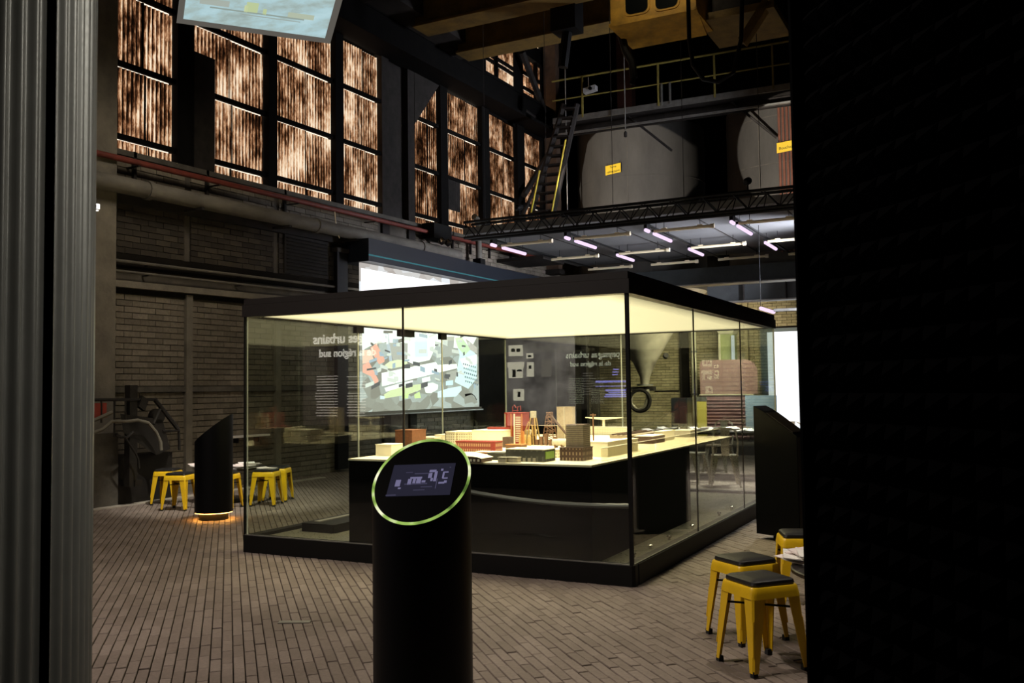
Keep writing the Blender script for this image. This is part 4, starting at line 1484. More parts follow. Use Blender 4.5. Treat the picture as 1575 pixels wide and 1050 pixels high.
shapes = [
    ('white_print', (255, 255, 255), [(115, 60), (1310, 60), (1310, 190), (1240, 330), (1060, 300), (900, 240), (820, 430), (640, 470), (560, 430), (560, 250), (395, 250), (300, 230), (115, 330)], 1.0),
    ('pale_blue_print', (215, 228, 245), [(115, 120), (350, 130), (350, 250), (115, 260)], 1),
    ('blue_grey_print', (150, 160, 185), [(345, 120), (385, 125), (430, 440), (400, 450)], 2),
    ('pale_blue_print', (205, 220, 248), [(655, 180), (790, 190), (800, 395), (665, 400)], 2),
    ('grey_print', (140, 132, 128), [(395, 250), (590, 255), (585, 420), (440, 440)], 2),
    ('orange_print', (226, 128, 98), [(200, 300), (262, 258), (350, 420), (345, 450), (290, 475), (262, 430), (215, 360)], 3),
    ('orange_print', (226, 128, 98), [(118, 480), (185, 450), (285, 640), (262, 705), (205, 600), (118, 560)], 3),
    ('peach_print', (238, 170, 145), [(118, 330), (200, 320), (240, 440), (118, 470)], 2),
    ('pale_green_print', (214, 226, 170), [(352, 480), (400, 445), (480, 428), (570, 432), (588, 465), (520, 500), (420, 520), (360, 515)], 4),
    ('white_print', (255, 255, 255), [(315, 565), (880, 450), (900, 480), (1100, 470), (1105, 515), (650, 625), (320, 705)], 4),
    ('grey_print', (132, 128, 126), [(955, 190), (1075, 185), (1060, 380), (960, 400)], 3),
    ('pale_cyan_print', (200, 232, 240), [(1085, 200), (1200, 260), (1310, 380), (1310, 620), (1220, 730), (1080, 660), (1100, 540), (1130, 380)], 2),
    ('white_print', (245, 255, 255), [(1130, 420), (1310, 370), (1310, 470), (1180, 520)], 4),
    ('green_print', (185, 225, 165), [(1080, 200), (1150, 190), (1240, 320), (1180, 380), (1110, 300)], 4),
    ('brown_grey_print', (165, 150, 148), [(1190, 205), (1310, 300), (1310, 365), (1230, 320)], 4),
    ('taupe_print', (150, 138, 130), [(650, 560), (730, 540), (740, 470), (650, 470)], 3),
    ('taupe_print', (132, 124, 120), [(990, 560), (1110, 530), (1080, 650), (1000, 640)], 3),
    ('white_print', (255, 255, 255), [(755, 700), (790, 675), (850, 665), (905, 690), (900, 735), (830, 775), (775, 770)], 5),
    ('white_print', (250, 250, 250), [(345, 720), (480, 680), (640, 640), (640, 680), (360, 760)], 5),
    ('white_print', (250, 250, 250), [(735, 620), (820, 600), (825, 645), (740, 665)], 5),
    ('olive_print', (196, 205, 140), [(340, 790), (420, 740), (560, 700), (730, 680), (725, 740), (590, 790), (350, 830)], 4),
    ('lime_print', (190, 220, 110), [(530, 790), (600, 770), (590, 830), (525, 830)], 5),
    ('lime_print', (190, 220, 110), [(655, 790), (710, 760), (725, 825), (660, 830)], 5),
    ('pale_blue_print', (195, 222, 240), [(300, 800), (350, 810), (345, 838), (300, 838)], 5),
    ('sky_print', (205, 235, 248), [(900, 760), (1010, 725), (1145, 700), (1150, 745), (1090, 810), (900, 822)], 4),
    ('sky_print', (190, 222, 240), [(985, 650), (1060, 640), (1060, 690), (985, 695)], 5),
]
cache = {}
for nm, col, pts, lay in shapes:
    if nm + str(col) not in cache:
        cache[nm + str(col)] = emis(nm, tuple(0.75 * c_ + 0.25 for c_ in srgb(*col)), 1.95)
    q = [p for p in sq(zp(pts), XS)]
    q = [Vector((XS + 0.0015 * lay, min(max(p.y, y0), y1), min(max(p.z, zlo), zhi))) for p in q]
    poly_on(q, (-1, 0, 0), 0.0012).build(nm, cache[nm + str(col)], ps, True)
for nm, colr, n_ in (('white_detail', (255, 255, 255), 46), ('slate_detail', (118, 116, 120), 40), ('blue_detail', (196, 212, 236), 26)):
    m = MB()
    for i in range(n_):
        y_ = rng.uniform(y0 + 0.15, y1 - 0.15)
        z_ = rng.uniform(zlo + 0.45, zhi - 0.75)
        a_, b_ = rng.uniform(0.03, 0.16), rng.uniform(0.015, 0.05)
        sk = rng.uniform(-0.3, 0.3) * a_
        A4 = [Vector((XS + 0.0088, y_ - a_, z_ - b_ - sk)), Vector((XS + 0.0088, y_ + a_, z_ - b_ + sk)), Vector((XS + 0.0088, y_ + a_, z_ + b_ + sk)), Vector((XS + 0.0088, y_ - a_, z_ + b_ - sk))]
        m.hull2(A4, [p + Vector((-0.001, 0, 0)) for p in A4])
    m.build(nm, emis(nm, srgb(*colr), 1.3), ps, True, kind='stuff')
# upper white part visible above the case
poly_on([Vector((XS + 0.003, y0, 3.0)), Vector((XS + 0.003, y1, 3.0)), Vector((XS + 0.003, y1, zhi - 0.10)), Vector((XS + 0.003, y0, zhi - 0.10))], (-1, 0, 0), 0.002).build('white_print', emis('bright_white_print', (0.97, 0.98, 1.0), 1.4), ps, True)
m = MB()
for i in range(7):
    for j in range(5):
        q = sq(zp([(1170 + i * 20 + j * 6, 470 + j * 45 + i * 6)]), XS)[0]
        m.box((XS + 0.004, q.y - 0.02, q.z - 0.02), (XS + 0.0075, q.y + 0.02, q.z + 0.02))
m.build('dot_print', emis('slate_dot_print', srgb(150, 165, 190)), ps, True)
q1 = sq(zp([(1190, 797), (1235, 785), (1262, 785), (1290, 810), (1308, 845)]), XS, 0.008)
MB().tube(q1, [0.03, 0.02, 0.01, 0.008, 0.008], 6).build('street_lamp_print', MAT['black'], ps, True)
# housing above
hb = thing('screen_housing', (XS, 16.2, zhi), 'blue-black housing box over the wall screen', 'housing')
box((XW, y0 - 0.1, zhi), (XS + 0.25, 21.5, zhi + 0.42)).build('body', MAT['housing'], hb, True)
box((XS + 0.25, y0 - 0.1, zhi + 0.10), (XS + 0.262, 21.5, zhi + 0.125)).build('edge_strip', emis('teal_edge_light', srgb(60, 110, 118)), hb, True)
drk = thing('dark_curtain', (XW + 0.1, 13.4, 0), 'black panel hanging on the wall left of the wall screen', 'panel')
box((XW + 0.08, 13.35, 0.05), (XW + 0.16, y0 - 0.14, 4.0)).build('panel', MAT['black'], drk, True)
box((XW + 0.06, 13.33, 3.96), (XW + 0.18, y0 - 0.12, 4.04)).build('top_rail', MAT['steel_dark'], drk, True)
drk2 = thing('dark_curtain', (XW + 0.1, 20, 0), 'black panel hanging on the wall right of the wall screen', 'panel')
box((XW + 0.08, y1 + 0.2, 0.05), (XW + 0.16, 24.5, 3.6)).build('panel', MAT['soot'], drk2, True)
box((XW + 0.06, y1 + 0.2, 3.56), (XW + 0.18, 24.5, 3.64)).build('top_rail', MAT['steel_dark'], drk2, True)

# hanging tilted screen at the top left
zz0 = 8.0
PBL = EYE + ray(272, 34) * zz0
PBR = EYE + ray(508, 66) * zz0
dnv = Vector((-0.912, 0.691, -0.638)).normalized()
upv = -dnv
hsx = (PBR - PBL).normalized()
wS = (PBR - PBL).length
hS = wS * 0.62
nS = hsx.cross(upv).normalized()
if nS.dot(EYE - PBL) < 0:
    nS = -nS
hg = thing('hanging_screen', (PBL + PBR) / 2, 'tilted screen with grey border hanging high at the upper left', 'screen')
cS = (PBL + PBR) / 2 + upv * hS / 2
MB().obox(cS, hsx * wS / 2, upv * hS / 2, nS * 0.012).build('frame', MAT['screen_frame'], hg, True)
t = NT('projected_street_picture')
v = t.coord('Object', (1, 1, 1))
n1 = t.noise(t.coord('Object', (2, 2, 9)), 1.6, 5, 0.6)
MAT['street'] = t.emit(t.ramp(n1, [(0.25, srgb(150, 165, 160)), (0.42, srgb(172, 194, 192)), (0.55, srgb(182, 214, 220)), (0.75, srgb(196, 226, 232))]), 0.9)
bw = 0.055
MB().obox(cS + nS * 0.013, hsx * (wS / 2 - bw), upv * (hS / 2 - bw), nS * 0.002).build('picture', MAT['street'], hg, True)


def on_hang(x, y, w_, h_, lift=0.0165):
    return MB().obox(PBL + hsx * (bw + x * (wS - 2 * bw)) + upv * (bw + y * (hS - 2 * bw)) + nS * lift, hsx * w_ / 2, upv * h_ / 2, nS * 0.001)


for x, y, a, b, colr, nm in ((0.46, 0.30, 0.10, 0.10, (205, 214, 120), 'yellow_print'), (0.42, 0.27, 0.03, 0.07, (225, 228, 140), 'yellow_print'), (0.55, 0.26, 0.03, 0.06, (205, 214, 120), 'yellow_print'),
                             (0.50, 0.225, 0.8, 0.014, (128, 130, 112), 'kerb_print'), (0.60, 0.185, 0.5, 0.008, (150, 150, 135), 'kerb_print'),
                             (0.80, 0.27, 0.22, 0.05, (190, 190, 150), 'grass_print'), (0.20, 0.30, 0.25, 0.06, (172, 168, 150), 'grass_print')):
    on_hang(x, y, a, b).build(nm, emis(nm, tuple(0.6 * a_1 + 0.4 * b_1 for a_1, b_1 in zip(srgb(*colr), srgb(178, 205, 205))), 0.9), hg, True)
for s in (0.08, 0.92):
    p = PBL + hsx * (wS * s) + upv * hS
    MB().tube([p, p + Vector((0, 0, 6.0))], 0.006, 6).build('cable', MAT['steel_dark'], hg, True)

# entrance wall panels (backlit), seen mirrored in the front glass of the case
YF = 0.73
MIR = CY0 + 0.02


def mir(px_, py_, depth=0.0):
    """place on the entrance wall whose mirror image the front glass shows at that line of sight"""
    yv = 2 * MIR - (YF + depth)
    p = at(px_, py_, Y=yv)
    return Vector((p.x, YF + depth, p.z))


a_, b_ = mir(600, 655), mir(468, 492)
tp = thing('title_panel', ((a_.x + b_.x) / 2, YF, a_.z), 'dark brown backlit title panel with white heading on the entrance wall', 'panel')
box((max(b_.x, XW + 0.02), YF, a_.z), (a_.x + 0.3, YF + 0.04, b_.z + 0.25)).build('board', emis('panel_brown_glow', (0.20, 0.145, 0.12), 1.0), tp, True)
MAT['letter'] = emis('backlit_white_letters', (1.0, 0.92, 0.80), 6.5)
r0, r1 = mir(597, 524, 0.045), mir(482, 520, 0.045)
text_mesh('paysages urbains', 0.2, 'heading', MAT['letter'], tp, r0, (-1, 0, 0), (0, 0, 1), 0.004, 'LEFT', abs(r1.x - r0.x), 0.022)
r0, r1 = mir(578, 546, 0.045), mir(491, 543, 0.045)
text_mesh('de la région sud', 0.2, 'heading', MAT['letter'], tp, r0, (-1, 0, 0), (0, 0, 1), 0.004, 'LEFT', abs(r1.x - r0.x), 0.022)
m = MB()
for i in range(15):
    for (xa_, xb_) in ((484, 520), (532, 563)):
        if i in (1, 5) and xa_ == 532:
            continue
        y_ = 579 + i * 4.3
        p0, p1 = mir(xa_ + rng.uniform(0, 3), y_, 0.045), mir(xb_ - rng.uniform(0, 2), y_, 0.045)
        m.box((p0.x, YF + 0.04, p0.z - 0.006), (p1.x, YF + 0.046, p0.z + 0.008))
m.build('text_lines', emis('backlit_text_lines', (0.9, 0.8, 0.68), 3.6), tp, True, kind='stuff')
a_, b_ = mir(886, 655), mir(780, 515)
mp_ = thing('map_panel', ((a_.x + b_.x) / 2, YF, a_.z), 'backlit grey map panel with pale building plans on the entrance wall', 'panel')
t = NT('map_panel_ground')
n1 = t.noise(t.coord('Object'), 2.2, 4)
MAT['mapg'] = t.emit(t.ramp(n1, [(0.35, (0.24, 0.21, 0.19)), (0.65, (0.85, 0.76, 0.68))]), 2.4)
box((b_.x, YF, a_.z), (a_.x, YF + 0.04, b_.z)).build('board', MAT['mapg'], mp_, True)
MAT['plan'] = emis('pale_plan_print', (1.0, 0.92, 0.70), 6.0)
MAT['plan_d'] = emis('mid_plan_print', (0.62, 0.55, 0.46), 2.4)
for i, (xa_, ya_, xb_, yb_) in enumerate(((782, 531, 804, 547), (809, 543, 820, 551), (780, 557, 806, 565), (782, 565, 804, 581), (810, 557, 821, 579), (789, 598, 806, 616), (832, 553, 848, 579), (784, 548, 803, 553))):
    p0, p1 = mir(xa_, ya_, 0.04), mir(xb_, yb_, 0.04)
    box((p0.x, YF + 0.04, p1.z), (p1.x, YF + 0.045, p0.z)).build('plan_block', MAT['plan'] if i < 6 else MAT['plan_d'], mp_, True)
for xa_, ya_, xb_, yb_ in ((786, 536, 792, 541), (794, 536, 800, 541), (812, 546, 817, 549), (788, 568, 793, 580), (795, 568, 802, 571), (813, 562, 817, 567), (796, 602, 800, 610)):
    p0, p1 = mir(xa_, ya_, 0.045), mir(xb_, yb_, 0.045)
    box((p0.x, YF + 0.045, p1.z), (p1.x, YF + 0.05, p0.z)).build('plan_court', MAT['black'], mp_, True)
a_, b_ = mir(919, 655), mir(888, 530)
t3 = thing('text_panel', ((a_.x + b_.x) / 2, YF, a_.z), 'narrow black panel with pale text lines on the entrance wall', 'panel')
box((b_.x, YF, a_.z), (a_.x, YF + 0.05, b_.z)).build('board', MAT['black'], t3, True)
m = MB()
for i in range(9):
    p0, p1 = mir(896, 574 + i * 4, 0.05), mir(912, 574 + i * 4, 0.05)
    m.box((p0.x, YF + 0.05, p0.z - 0.006), (p1.x, YF + 0.054, p0.z + 0.006))
m.build('text_lines', emis('dim_text_lines', (0.8, 0.75, 0.65), 0.9), t3, True, kind='stuff')
a_, b_ = mir(968, 618), mir(914, 560)
t4 = thing('blue_monitor', ((a_.x + b_.x) / 2, YF, a_.z), 'monitor with blue text bars on the entrance wall', 'monitor')
box((b_.x, YF, a_.z), (a_.x, YF + 0.05, b_.z + 0.2)).build('casing', MAT['black'], t4, True)
m = MB()
for xa_, xb_, y_, h_ in ((916, 966, 587, 0.014), (916, 966, 594, 0.006), (931, 965, 600, 0.014), (936, 962, 603.5, 0.008), (931, 966, 607, 0.012), (929, 968, 610, 0.008), (943, 952, 568, 0.008), (942, 951, 572, 0.008), (942, 950, 576, 0.008)):
    p0, p1 = mir(xa_, y_, 0.05), mir(xb_, y_, 0.05)
    m.box((p0.x, YF + 0.05, p0.z - h_), (p1.x, YF + 0.055, p0.z + h_))
m.build('display_bars', emis('blue_display_bars', (0.32, 0.32, 1.0), 7.0), t4, True)

# ================================================================== LEFT WALL FITTINGS
pp = thing('grey_duct_pipe', (XW + 0.18, 12.5, 4.0), 'thick dusty grey pipe running along the left wall under the windows', 'pipe')
zP = 4.25
pts = [(XW + 0.30, y, wz(zP, y)) for y in (7.6, 9.2, 11, 13, 15, 17.4)]
MB().tube(pts, 0.115, 16).build('pipe_run', MAT['pipe_grey'], pp, True, True)
for y in (9.0, 12.6, 15.9):
    MB().tube([(XW + 0.30, y - 0.04, wz(zP, y)), (XW + 0.30, y + 0.04, wz(zP, y))], 0.135, 16).build('flange', MAT['pipe_grey'], pp, True)
for y in (9.9, 11.8, 13.6, 16.6):
    box((XW, y - 0.03, wz(zP, y) - 0.15), (XW + 0.42, y + 0.03, wz(zP, y) - 0.115)).build('bracket', MAT['steel_dark'], pp, True)
rp = thing('red_pipe', (XW + 0.12, 14, 4.7), 'thin rusty red pipe running along under the window sill', 'pipe')
MB().tube([(XW + 0.22, y, wz(4.625, y)) for y in (7.6, 10, 13, 16, 19, 22.5)], 0.042, 10).build('pipe_run', MAT['pipe_red'], rp, True, True)
for y in (8.9, 10.4, 12.2, 14.4, 16.9, 19.2):
    box((XW, y - 0.02, wz(4.57, y)), (XW + 0.25, y + 0.02, wz(4.585, y))).build('bracket', MAT['steel_dark'], rp, True)
for i, (z, l, r) in enumerate(((3.26, 'upper of two thin dark conduits along the left wall', 0.022), (3.12, 'lower of two thin dark conduits along the left wall', 0.018))):
    t = thing('wall_conduit', (XW + 0.08, 12, z), l, 'pipe')
    MB().tube([(XW + 0.09, y, wz(z, y)) for y in (7.6, 10, 12.5, 14.6)], r, 8).build('pipe_run', MAT['pipe_grey'], t, True, True)
    for y in (9.2, 11.0, 13.0):
        box((XW - 0.02, y - 0.015, wz(z, y) - 0.03), (XW + 0.1, y + 0.015, wz(z, y) - 0.015)).build('clip', MAT['steel_dark'], t, True)
# louvre vent
t = thing('louvre_vent', (XW + 0.05, 12.7, 3.45), 'dark slatted louvre on the wall above the case roof', 'vent')
box((XW - 0.02, 12.1, 3.46), (XW + 0.03, 13.25, 4.12)).build('frame', MAT['steel_dark'], t, True)
for i in range(10):
    z = 3.5 + i * 0.06
    MB().obox((XW + 0.05, 12.67, z + 0.02), (0, 0.53, 0), (0.022, 0, -0.012), (0.002, 0, 0.003)).build('slat', MAT['steel_dark'], t, True)
# hook cable
t = thing('dangling_cord', (XW + 0.35, 13.1, 4.3), 'short pale cord dangling before the grey pipe', 'cord')
MB().tube([(XW + 0.34, 13.05, 4.62), (XW + 0.36, 13.06, 4.40), (XW + 0.34, 13.12, 4.25), (XW + 0.33, 13.20, 4.17)], 0.01, 6).build('cord', MAT['cream_tube'], t, True)
# loudspeaker / junction box on the ledge
t = thing('junction_box', (XW + 0.2, 16.5, 4.6), 'black box with two round lenses clamped at the pipe end', 'fixture')
box((XW + 0.1, 16.25, 4.60), (XW + 0.4, 16.95, 4.92)).build('casing', MAT['black'], t, True)
for y in (16.5, 16.75):
    MB().tube([(XW + 0.4, y, 4.58), (XW + 0.46, y, 4.52)], 0.07, 12).build('lens', MAT['chrome'], t, True)
t = thing('vent_stack', (XW + 0.3, 18.3, 4.5), 'pale upright vent pipe at the start of the truss', 'pipe')
MB().tube([(XW + 0.3, 18.3, 4.35), (XW + 0.3, 18.3, 5.15), (XW + 0.3, 18.22, 5.3), (XW + 0.3, 18.1, 5.34)], 0.07, 12).build('pipe_run', MAT['pipe_grey'], t, True, True)
box((XW + 0.2, 18.2, 4.15), (XW + 0.4, 18.42, 4.4)).build('socket', MAT['black'], t, True)
# white shelf on the wall
t = thing('wall_shelf', (XW + 0.1, 11.1, 0.77), 'thin white shelf on the brick wall right of the left kiosk', 'shelf')
box((XW, 10.75, 0.745), (XW + 0.14, 11.62, 0.775)).build('board', MAT['paper'], t, True)
for y in (10.95, 11.4):
    box((XW, y - 0.01, 0.66), (XW + 0.1, y + 0.01, 0.745)).build('bracket', MAT['steel_dark'], t, True)
# work lamp at the pillar
t = thing('work_lamp', (-9.6, 7.55, 3.65), 'small glaring work lamp beside the corrugated cladding', 'lamp')
q = at(147, 318, X=-9.6)
MB().lathe([(0.01, -0.04), (0.04, -0.04), (0.05, 0.0), (0.045, 0.02)], 14, q).build('lamp_head', MAT['black'], t, True)
MB().lathe([(0.001, -0.045), (0.036, -0.045), (0.036, -0.041), (0.001, -0.041)], 14, q, False).build('bulb', emis('white_bulb', (1, 0.95, 0.85), 3.0), t, True)
MB().tube([q + Vector((0, 0, 0.02)), q + Vector((-0.3, 0.2, 0.35)), q + Vector((-0.95, 0.3, 0.4))], 0.015, 6).build('arm', MAT['steel_dark'], t, True)
box(q + Vector((0.03, -0.02, 0.03)), q + Vector((0.05, 0.02, -0.03))).build('bulb', emis('white_bulb_side', (1, 0.95, 0.85), 3.0), t, True)

# old machine by the near end of the wall
mc = thing('old_machine', (-10.1, 8.5, 0), 'greasy old steel machine with hoses and guard rail by the brick wall', 'machine')
XM = -9.95


def mp(px_, py_, X=XM):
    return at(px_, py_, X=X)


def bar(pts, r, nm, mat, X=XM):
    return MB().tube([mp(a, b, X) for a, b in pts], r, 8).build(nm, MAT[mat], mc, True, True)


q0, q1 = mp(203, 592), mp(212, 690)
box((XM - 0.1, q0.y - 0.03, 0.25), (XM, q0.y + 0.09, q0.z)).build('upright', MAT['machine'], mc, True)
box((XM - 0.1, 7.4, 0.0), (XM - 0.04, 7.46, 1.36)).build('guard_post', MAT['machine'], mc, True)
box((XM - 0.24, 8.5, 0.25), (XM + 0.02, 8.62, 0.33)).build('upright_foot', MAT['machine'], mc, True)
bar([(120, 615), (240, 614)], 0.02, 'guard_rail', 'machine')
bar([(238, 614), (274, 660)], 0.03, 'guard_rail', 'machine')
bar([(250, 663), (275, 662), (276, 692)], 0.02, 'guard_rail', 'machine')
bar([(236, 652), (248, 626)], 0.018, 'guard_rail', 'machine')
bar([(176, 616), (176, 672)], 0.012, 'guard_post', 'machine')
bar([(193, 616), (193, 650)], 0.012, 'guard_post', 'machine')
bar([(156, 615), (156, 650)], 0.012, 'guard_post', 'machine')
bar([(120, 655), (150, 644), (172, 634)], 0.025, 'hose', 'hose', XM + 0.1)
bar([(120, 675), (140, 667), (158, 660), (172, 648), (195, 648), (212, 646), (228, 650), (240, 664), (247, 680), (248, 692)], 0.022, 'hose', 'hose', XM + 0.15)
bar([(178, 668), (186, 672), (196, 672), (205, 664)], 0.018, 'hose', 'machine', XM + 0.1)
bar([(192, 672), (208, 696), (213, 706), (214, 720)], 0.014, 'hose', 'machine', XM + 0.12)
q = mp(140, 620)
q2 = mp(164, 642)
box((XM - 0.02, q.y - 0.3, q2.z), (XM + 0.0, q2.y, q.z)).build('red_guard', MAT['machine_red'], mc, True, label='faded red guard plate')
MB().hull2([mp(185, 636), mp(250, 645), mp(262, 690), mp(240, 700), mp(190, 665)], [mp(185, 636, XM - 0.35), mp(250, 645, XM - 0.35), mp(262, 690, XM - 0.35), mp(240, 700, XM - 0.35), mp(190, 665, XM - 0.35)]).build('gear_housing', MAT['machine'], mc, True)
q = mp(225, 700)
box((XM - 0.55, 8.45, 0), (XM - 0.24, 9.35, q.z)).build('bed', MAT['machine'], mc, True)
box((XM - 0.6, 7.3, 0), (XM - 0.24, 8.45, 0.95)).build('masonry_base', MAT['concrete_dark'], mc, True)
q = mp(219, 620)
MB().obox(q, (0.03, 0, 0), (0, 0.05, -0.03), (0, 0.03, 0.07)).build('lever_box', MAT['machine'], mc, True)
MB().tube([mp(245, 640) + Vector((-0.1, 0, 0)), mp(245, 640)], 0.10, 16).build('hand_wheel', MAT['machine'], mc, True)

# ================================================================== ANNEX CEILING, TRUSS, TUBES
ZA = 4.62
an = box((-9.6, 16.4, ZA), (3.0, 22.3, ZA + 0.14)).build('ceiling_annex', MAT['slab'])
tag(an, 'grey white suspended ceiling under the lighting truss', kind='structure')
for x in (-8.2, -6.55, -4.9, -3.25):
    box((x, 16.4, ZA - 0.012), (x + 0.02, 22.3, ZA)).build('ceiling_joint', MAT['steel_dark'], an)
tr = thing('lighting_truss', (-6, 16, 4.4), 'long black lighting truss spanning above the tube ceiling', 'truss')
X0, X1 = -9.25, 2.5
for y in (15.85, 16.15):
    for z in (4.45, 4.76):
        MB().tube([(X0, y, z), (X1, y, z)], 0.028, 8).build('chord', MAT['black'], tr, True)
m = MB()
n = 44
for i in range(n):
    xa_, xb_ = X0 + (X1 - X0) * i / n, X0 + (X1 - X0) * (i + 1) / n
    for y in (15.85, 16.15):
        m.tube([(xa_, y, 4.45 if i % 2 else 4.76), (xb_, y, 4.76 if i % 2 else 4.45)], 0.012, 5)
    m.tube([(xa_, 15.85, 4.45), (xa_, 16.15, 4.76)], 0.010, 4)
m.build('bracing', MAT['black'], tr, True, kind='stuff')
for i in range(9):
    x = X0 + 0.4 + i * 1.35
    MB().tube([(x, 16.0, 4.78), (x, 16.0, ZC - 0.02)], 0.006, 5).build('suspension_cable', MAT['steel_dark'], tr, True)
TZt = 4.40
XC = [-9.05, -7.39, -5.74, -4.12]
names = ['first', 'second', 'third', 'fourth']
ledm = MB().tube([(0, -0.52, 0), (0, 0.52, 0)], 0.035, 10)
cnt = 0
proto = None
for i, x in enumerate(XC):
    for j, y in enumerate((17.63, 19.95)):
        if i == 0 and j == 1:
            continue
        if proto is None:
            proto = thing('led_tube', (x, y, TZt), '', 'light', 'violet led tubes under the annex ceiling')
            ledm.build('lamp', MAT['led'], proto)
            box((-0.03, -0.58, 0.03), (0.03, 0.58, 0.07)).build('housing', MAT['black'], proto)
            for yy in (-0.4, 0.4):
                MB().tube([(0, yy, 0.07), (0, yy, ZA - TZt)], 0.006, 5).build('hanger', MAT['black'], proto)
            o = proto
        else:
            o = copy_tree(proto)
        o.location = (x, y, TZt)
        o['label'] = 'lit violet-white tube, %s row, %s column from the left under the truss' % (('near', 'far')[j], names[i])
    # short lit end before the near tube
    t = thing('led_tube', (x, 16.7, TZt), 'short lit violet tube end nearest the truss, %s column from the left' % names[i], 'light', 'short violet lamp ends')
    MB().tube([(0, -0.09, 0), (0, 0.09, 0)], 0.035, 10).build('lamp', MAT['led'], t)
    box((-0.03, -0.1, 0.03), (0.03, 0.1, ZA - TZt)).build('housing', MAT['black'], t)
    t = thing('cable_tray', (x, 19, TZt + 0.1), 'black cable tray along the %s column of tubes' % names[i], 'tray')
    box((-0.02, -2.6, 0.0), (0.02, 3.0, 0.03)).build('tray', MAT['black'], t)
proto = None
for i, x in enumerate([-9.05, -7.39, -5.74, -4.12]):
    for j, y in enumerate((16.95, 19.42, 21.6)):
        if proto is None:
            proto = thing('cream_tube', (x, y, TZt + 0.02), '', 'light', 'unlit cream tubes under the annex ceiling')
            MB().tube([(0.05, 0, 0), (1.16, 0, 0)], 0.030, 10).build('tube', MAT['cream_tube'], proto)
            MB().tube([(1.15, 0, 0), (1.22, 0, 0)], 0.044, 12).build('end_cap', MAT['cream_cap'], proto)
            for xx in (0.25, 0.95):
                MB().tube([(xx, 0, 0.03), (xx, 0, ZA - TZt - 0.02)], 0.006, 5).build('hanger', MAT['black'], proto)
                box((xx - 0.05, -0.02, 0.025), (xx + 0.05, 0.02, 0.045)).build('clip', MAT['cream_tube'], proto)
            o = proto
        else:
            o = copy_tree(proto)
        o.location = (x, y, TZt + 0.02)
        o['label'] = 'cream unlit tube, %s row, %s column from the left under the truss' % (('near', 'middle', 'far')[j], names[i])
# beams and ducts behind the ceiling
t = thing('cross_beam', (-5, 22.6, 4.1), 'grey steel cross beam behind the tube ceiling', 'beam')
box((-10.4, 22.35, 3.95), (3, 22.6, 4.35)).build('web', worn('blue_grey_beam', (0.045, 0.052, 0.053), 0.3, 0.6), t, True)
box((-10.4, 22.25, 3.92), (3, 22.7, 3.95)).build('flange', MAT['steel_grey'], t, True)
p0 = at(1090, 455, Y=20.4)
t = thing('deep_girder', (-3, 20.4, 3.3), 'deep dark girder low behind the case roof on the right', 'girder')
zq0, zq1 = at(1160, 462, Y=20.4).z, at(1160, 437, Y=20.4).z
box((p0.x, 20.3, zq0), (3, 20.4, zq1)).build('web', worn('dark_blue_grey_girder', (0.035, 0.038, 0.038), 0.3, 0.6), t, True)
box((p0.x, 20.2, zq0 - 0.03), (3, 20.5, zq0)).build('bottom_flange', MAT['steel_grey'], t, True)
for x in (-4.8, -3.9, -3.0):
    box((x, 20.22, zq0), (x + 0.02, 20.3, zq1)).build('stiffener', MAT['steel_dark'], t, True)
q = at(1170, 475, Y=18.5)
q2 = at(1190, 480, Y=18.2)
t = thing('led_tube', (q.x, 18.4, q.z), 'single lit violet tube just above the right end of the case roof', 'light')
MB().tube([at(1170, 474, Z=q.z), at(1190, 480, Z=q.z)], 0.035, 10).build('lamp', MAT['led'], t, True)
MB().tube([at(1190, 477, Z=q.z), at(1190, 477, Z=q.z) + Vector((1.2, 0, 0))], 0.03, 8).build('tube', MAT['steel_grey'], t, True)
MB().tube([q + Vector((0, 0, 0.03)), q + Vector((0, 0, 2.1))], 0.006, 5).build('hanger', MAT['black'], t, True)

# ================================================================== WALKWAY, SILOS, SIGNS
YC = 21.2
t = thing('walkway', (-6, YC, 8.0), 'long steel walkway with yellow handrails before the silos', 'walkway')
pL, pR = at(850, 187, Y=YC), at(1213, 133, Y=YC)


def wk(px_, py_):
    return at(px_, py_, Y=YC)


zd = (pL.z + pR.z) / 2 - 0.02
x0, x1 = pL.x, 3.0
sl_ = (pR.z - pL.z) / (pR.x - pL.x)


def wzx(x, dz):
    return pL.z + sl_ * (x - pL.x) + dz


def wbar(x0, x1, dz0, dz1, y0, y1):
    return MB().hull2([(x0, y0, wzx(x0, dz0)), (x0, y1, wzx(x0, dz0)), (x0, y1, wzx(x0, dz1)), (x0, y0, wzx(x0, dz1))],
                      [(x1, y0, wzx(x1, dz0)), (x1, y1, wzx(x1, dz0)), (x1, y1, wzx(x1, dz1)), (x1, y0, wzx(x1, dz1))])


wbar(x0, x1, -0.06, 0.08, YC, YC + 0.05).build('edge_beam', MAT['steel_grey'], t, True)
wbar(x0, x1, -0.06, -0.02, YC + 0.05, YC + 0.75).build('deck', MAT['steel_dark'], t, True)
wbar(x0, x1, -0.36, -0.32, YC + 0.02, YC + 0.10).build('lower_chord', MAT['steel_grey'], t, True)
wbar(x0, x1, -0.30, -0.08, YC + 0.4, YC + 0.5).build('joist', MAT['steel_dark'], t, True)
MAT['rail_yellow'] = worn('worn_yellow_rail', (0.27, 0.215, 0.05), 0.4, 0.5, 0, 4)
zr = at(852, 125, Y=YC).z - pL.z
zr2 = at(852, 155, Y=YC).z - pL.z
MB().tube([(x0, YC, wzx(x0, zr)), (x1, YC, wzx(x1, zr))], 0.026, 8).build('handrail', MAT['rail_yellow'], t, True)
MB().tube([(x0, YC, wzx(x0, zr2)), (x1, YC, wzx(x1, zr2))], 0.018, 8).build('mid_rail', MAT['rail_yellow'], t, True)
